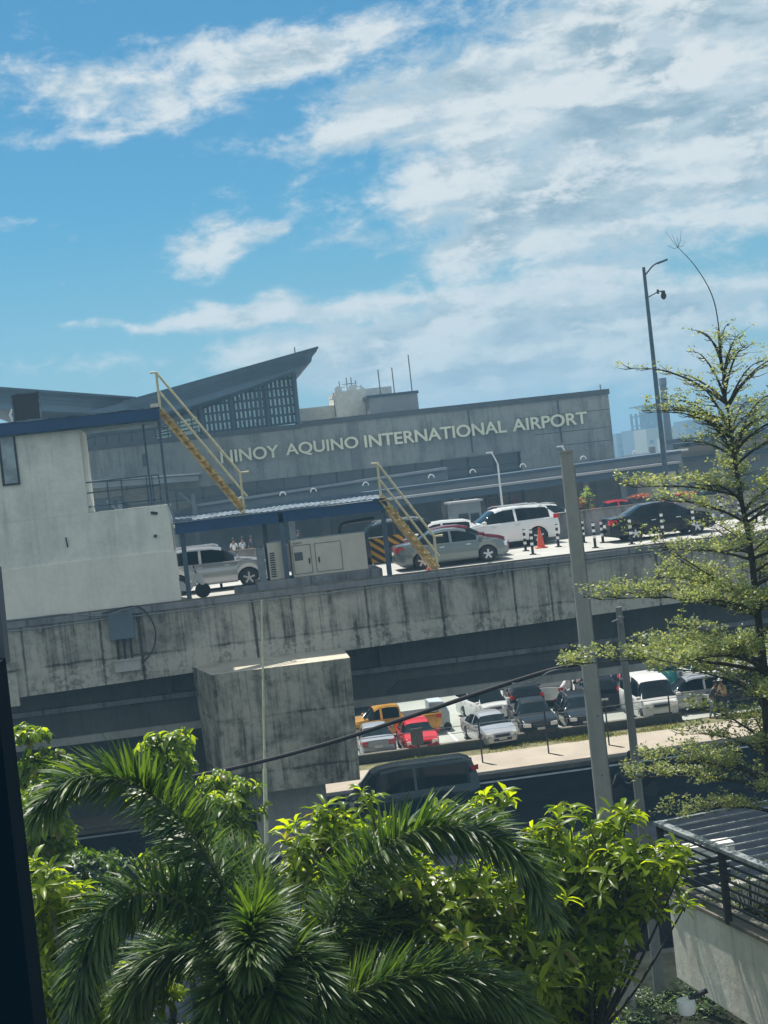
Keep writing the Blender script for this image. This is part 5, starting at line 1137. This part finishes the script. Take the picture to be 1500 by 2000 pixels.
# shrubs behind the terrace railing
rnd = random.Random(5)
for i, (u, v) in enumerate(((.75, 1.2), (.8, 2.9), (.9, 4.6), (1.9, 2.2), (2.0, 4.0))):
    V = []; Fc = []; r0 = TP(u, v, 5.5); t = thing('planter_shrub', r0, ('small dark-leaved shrub behind the terrace railing, nearest the far corner', 'small dark-leaved shrub second along the terrace railing', 'small dark-leaved shrub third along the terrace railing', 'shrub in the second row of the terrace planter, nearer the corner', 'shrub in the second row of the terrace planter, nearer the viewer')[i], 'shrub', 'shrubs in the terrace planter')
    b = MB()
    for k in range(26):
        e = r0+Vector((rnd.gauss(0, .30), rnd.gauss(0, .5), rnd.uniform(.2, 1.05))); b.tube([r0, r0.lerp(e, .5)+Vector((0, 0, .05)), e], [.012, .008, .004], 4, cap=False)
        whorl(V, Fc, e, Vector((rnd.uniform(-.4, .4), rnd.uniform(-.4, .4), 1)), 9, .12, .045, rnd, .3)
    b.build('stem', M['barkdark'], t); leafmesh('foliage', V, Fc, M['leaffine'], t, True)
# low ground cover at the feet of the poles, shrubs at the departure kerb
rnd = random.Random(6); V = []; Fc = []
for i in range(500):
    whorl(V, Fc, Vector((rnd.uniform(6, 12.5), rnd.uniform(31.5, 33.6), rnd.uniform(.1, .4))), Vector((rnd.uniform(-.4, .4), rnd.uniform(-.4, .4), 1)), 6, .16, .05, rnd, .3)
tag(leafmesh('ground_cover', V, Fc, M['leafpalm']), 'low dark green ground cover at the feet of the two poles', 'plants', None, 'stuff')
def potted(px, py, Y, h, m, lab, w):
    rnd = random.Random(int(px)); p = onY(px, py, Y); t = thing('kerb_shrub', (p.x, Y, p.z), lab, 'shrub', 'shrubs on the departure kerb'); V = []; Fc = []; b = MB()
    for k in range(40):
        e = p+Vector((rnd.gauss(0, w), rnd.gauss(0, .3), rnd.uniform(.15, h))); b.tube([p, e], [.02, .01], 4, cap=False); whorl(V, Fc, e, Vector((0, 0, 1)), 7, .22, .09, rnd, .3)
    b.build('stem', M['barkdark'], t); leafmesh('foliage', V, Fc, m, t)
orl = leafmat('red_orange_leaves', (.25, .06, .03), (.38, .13, .07), .2)
potted(1132, 1003, 94, 1.0, orl, 'red-orange shrub just right of the big concrete pole top', .4)
potted(1150, 1003, 94, 1.7, M['leafbush'], 'dark green upright shrub beside the red-orange one', .2)
potted(1250, 978, 94, .35, orl, 'low red-orange shrub above the black saloon', .35)
# ================================================================== PEOPLE
SK = mat('brown_skin', (.26, .14, .09), .6, 0, 0); HR = mat('black_hair', (.012, .011, .010), .6, 0, 0)
def skinned(name, J, E, m, parent, sub=1):
    me = bpy.data.meshes.new(name); me.from_pydata([j[0] for j in J], E, []); o = bpy.data.objects.new(name, me); C.objects.link(o); o.parent = parent
    md = o.modifiers.new('skin', 'SKIN'); md.use_smooth_shade = True
    for i, j in enumerate(J): me.skin_vertices[0].data[i].radius = (j[1], j[2] if len(j) > 2 else j[1])
    me.skin_vertices[0].data[0].use_root = True
    sb = o.modifiers.new('sub', 'SUBSURF'); sb.levels = sb.render_levels = sub
    dg = bpy.context.evaluated_depsgraph_get(); bpy.context.view_layer.update(); dg = bpy.context.evaluated_depsgraph_get()
    nm = bpy.data.meshes.new_from_object(o.evaluated_get(dg)); o.modifiers.clear(); o.data = nm; nm.materials.clear(); nm.materials.append(m)
    nm.polygons.foreach_set('use_smooth', [True]*len(nm.polygons)); return o
def person(loc, hd, label, shirt, trousers, lean=0.0, armL=(.25, -.35), armR=(.20, -.4), stride=.1, cap=None, H=1.68, grp=None, bag=None):
    """standing figure facing +x; arm = (forward reach, hand height relative to the shoulder)"""
    t = thing('person', loc, label, 'person', grp, hd); s = H/1.68; t.scale = (s,)*3
    l = lean; sh = Vector((l, 0, 1.38-.1*l)); hip = Vector((0, 0, .90)); ch = hip.lerp(sh, .62); nk = sh+Vector((.02+.1*l, 0, .09)); hd_ = nk+Vector((.05+.1*l, 0, .13))
    J = [(hip, .12, .10), (hip.lerp(sh, .3), .11, .13), (ch, .115, .15), (sh, .075, .11), (nk, .05), (hd_+Vector((-.01, 0, -.02)), .075, .07), (hd_+Vector((0, 0, .07)), .085, .075)]
    E = [(0, 1), (1, 2), (2, 3), (3, 4), (4, 5), (5, 6)]
    arms = []
    for sd, (fw, dn) in ((1, armL), (-1, armR)):
        a0 = sh+Vector((0, sd*.17, -.02)); ha = sh+Vector((fw, sd*.20, dn)); el_ = a0.lerp(ha, .52)+Vector((-.06, sd*.05, -.04)); k = len(J)
        J += [(a0, .052), (el_, .038), (a0.lerp(ha, 0)+ (ha-a0), .026), (ha+(ha-el_).normalized()*.05, .032, .02)]; E += [(3, k), (k, k+1), (k+1, k+2), (k+2, k+3)]
        for f in range(4):
            o = ha+(ha-el_).normalized()*.09+Vector((0, (f-1.5)*.018, 0)); kk = len(J); J += [(o, .009), (o+(ha-el_).normalized()*.05+Vector((0, 0, -.012)), .007)]; E += [(k+3, kk), (kk, kk+1)]
        kk = len(J); o = ha+(ha-el_).normalized()*.05+Vector((.02, -sd*.04, 0)); J += [(o, .010), (o+(ha-el_).normalized()*.03+Vector((.01, -sd*.01, 0)), .008)]; E += [(k+3, kk), (kk, kk+1)]
        arms.append((a0, el_, ha))
    legs = []
    for sd in (1, -1):
        hj = hip+Vector((0, sd*.085, -.06)); ft = Vector((sd*stride, sd*.10, .06)); kn = hj.lerp(ft, .5)+Vector((.05, 0, 0)); k = len(J)
        J += [(hj, .085), (kn, .055), (ft, .038), (ft+Vector((.13, 0, -.03)), .035)]; E += [(0, k), (k, k+1), (k+1, k+2), (k+2, k+3)]; legs.append((hj, kn, ft))
    skinned('body', J, E, SK, t)
    J = [(hip+Vector((0, 0, .03)), .135, .115), (hip.lerp(sh, .3), .125, .15), (ch, .13, .165), (sh+Vector((0, 0, -.01)), .085, .12)]; E = [(0, 1), (1, 2), (2, 3)]
    for a0, el_, ha in arms: k = len(J); J += [(a0, .066), (a0.lerp(el_, .75), .055)]; E += [(3, k), (k, k+1)]
    skinned('shirt', J, E, shirt, t)
    J = [(hip+Vector((0, 0, .02)), .13, .11)]; E = []
    for hj, kn, ft in legs: k = len(J); J += [(hj, .098), (kn, .070), (ft+Vector((0, 0, .06)), .056)]; E += [(0, k), (k, k+1), (k+1, k+2)]
    skinned('trousers', J, E, trousers, t)
    for hj, kn, ft in legs:
        b = MB(); b.box(ft.x-.06, ft.x+.19, ft.y-.045, ft.y+.045, 0.0, .075); b.build('shoe', M['black'], t, local=True, bevel=.015)
    b = MB(); c_ = hd_+Vector((-.015, 0, .055)); b.lathe(c_, [(.095, -.02), (.104, .03), (.09, .08), (.05, .115), (.01, .125)], 14); b.build('cap' if cap else 'hair', cap or HR, t, smooth=True, local=True)
    if cap: b = MB(); b.box(c_.x+.06, c_.x+.18, -.07, .07, c_.z-.0, c_.z+.015); b.build('cap_peak', cap, t, local=True)
    b = MB(); b.box(hd_.x+.068, hd_.x+.098, -.012, .012, hd_.z-.0, hd_.z+.035); b.build('nose', SK, t, local=True, bevel=.005)
    b = MB()
    for sd in (1, -1): b.box(hd_.x+.066, hd_.x+.080, sd*.03-.011, sd*.03+.011, hd_.z+.034, hd_.z+.046)
    b.build('eyes', HR, t, local=True)
    return t
def cloth(n, c): return mat(n, c, .85, 0, .08, 6)
q = onZ(1392, 1404, .1); person((q.x, q.y, .1), R_(-10), 'person in dark top and pale blue trousers leaning into the boot of the silver SUV', cloth('dark_teal_top', (.03, .05, .06)), cloth('pale_blue_jeans', (.28, .33, .40)), .18, (.35, -.2), (.30, -.3), .12)
q = onZ(1424, 1398, .1); person((q.x, q.y+.3, .1), R_(200), 'person in a white cap and yellow top behind the dark pole near the silver SUV', cloth('ochre_top', (.50, .38, .16)), cloth('dark_trousers', (.03, .035, .04)), .1, (.3, -.1), (.25, -.35), .14, M['white'])
for i, (px, py, c_, lab) in enumerate(((455, 1052, (.7, .7, .68), 'distant person in white at the terminal kerb seen above the silver SUV bonnet'), (472, 1056, (.55, .6, .62), 'distant person in pale grey, middle of the three by the kerb'), (488, 1056, (.04, .045, .05), 'distant person in black, right one of the three by the kerb'),
                                   (580, 1040, (.03, .03, .035), 'distant person in black standing above the beige generator'), (893, 985, (.6, .6, .6), 'distant person in white beside the beige guard booth'), (908, 1000, (.03, .03, .035), 'distant dark-clothed person in front of the guard booth window'))):
    q = onY(px, py, 96.5); person((q.x, 96.5, 8.1), R_(-90+30*i), lab, cloth('top', c_), cloth('trousers', (.04, .045, .06)), .02, (.05, -.5), (.05, -.5), .08, None, 1.7, 'people at the departure kerb')
# rider on the shaded road under the tree
q = onZ(1240, 1560, .012); MBK = motorbike((q.x, q.y, .02), R_(170), P['black'], 'dark motorcycle ridden along the shaded road beside the slim pole', 1.0)
def rider(loc, hd, label):
    t = thing('person', loc, label, 'person', None, hd)
    hip = Vector((-.35, 0, .92)); sh = Vector((-.12, 0, 1.42)); nk = sh+Vector((.05, 0, .09)); hd_ = nk+Vector((.05, 0, .12))
    J = [(hip, .13, .11), (hip.lerp(sh, .5), .13, .15), (sh, .09, .12), (nk, .05), (hd_, .09)]; E = [(0, 1), (1, 2), (2, 3), (3, 4)]
    for sd in (1, -1):
        k = len(J); J += [(sh+Vector((0, sd*.17, -.02)), .06), (Vector((.08, sd*.27, 1.18)), .045), (Vector((.36, sd*.29, 1.07)), .035), (Vector((.43, sd*.28, 1.04)), .03)]; E += [(2, k), (k, k+1), (k+1, k+2), (k+2, k+3)]
        for f in range(4): kk = len(J); J += [(Vector((.455, sd*(.25+.02*f), 1.06)), .009), (Vector((.46, sd*(.25+.02*f), 1.01)), .008)]; E += [(k+3, kk), (kk, kk+1)]
        k = len(J); J += [(hip+Vector((.03, sd*.1, -.02)), .09), (Vector((.08, sd*.20, .80)), .065), (Vector((-.05, sd*.20, .42)), .05), (Vector((.08, sd*.20, .37)), .04)]; E += [(0, k), (k, k+1), (k+1, k+2), (k+2, k+3)]
    skinned('body', J, E, cloth('dark_riding_clothes', (.025, .03, .035)), t)
    b = MB(); b.lathe(hd_+Vector((0, 0, .02)), [(.07, -.13), (.125, -.06), (.14, .02), (.12, .09), (.06, .135), (.01, .14)], 16); b.build('helmet', P['black'], t, smooth=True, local=True)
rider((q.x, q.y, .02), R_(170), 'person in a dark helmet riding the motorcycle beside the slim pole')

# ================================================================== AIR
b = MB(); b.box(-1500, 1500, -80, 2200, -1.0, 60)
hz = b.build('haze', []); hz.data.materials.clear()
hm = bpy.data.materials.new('blue_air'); hm.use_nodes = True; N = NT(hm.node_tree); N.n.clear()
pv = N.new('ShaderNodeVolumePrincipled'); pv.inputs['Color'].default_value = (.36, .66, .92, 1); pv.inputs['Density'].default_value = .0011; pv.inputs['Anisotropy'].default_value = .25
oo = N.new('ShaderNodeOutputMaterial'); N.l.new(pv.outputs[0], oo.inputs['Volume']); hz.data.materials.append(hm); tag(hz, kind='stuff', label='thin blue haze over the whole scene', cat='haze')
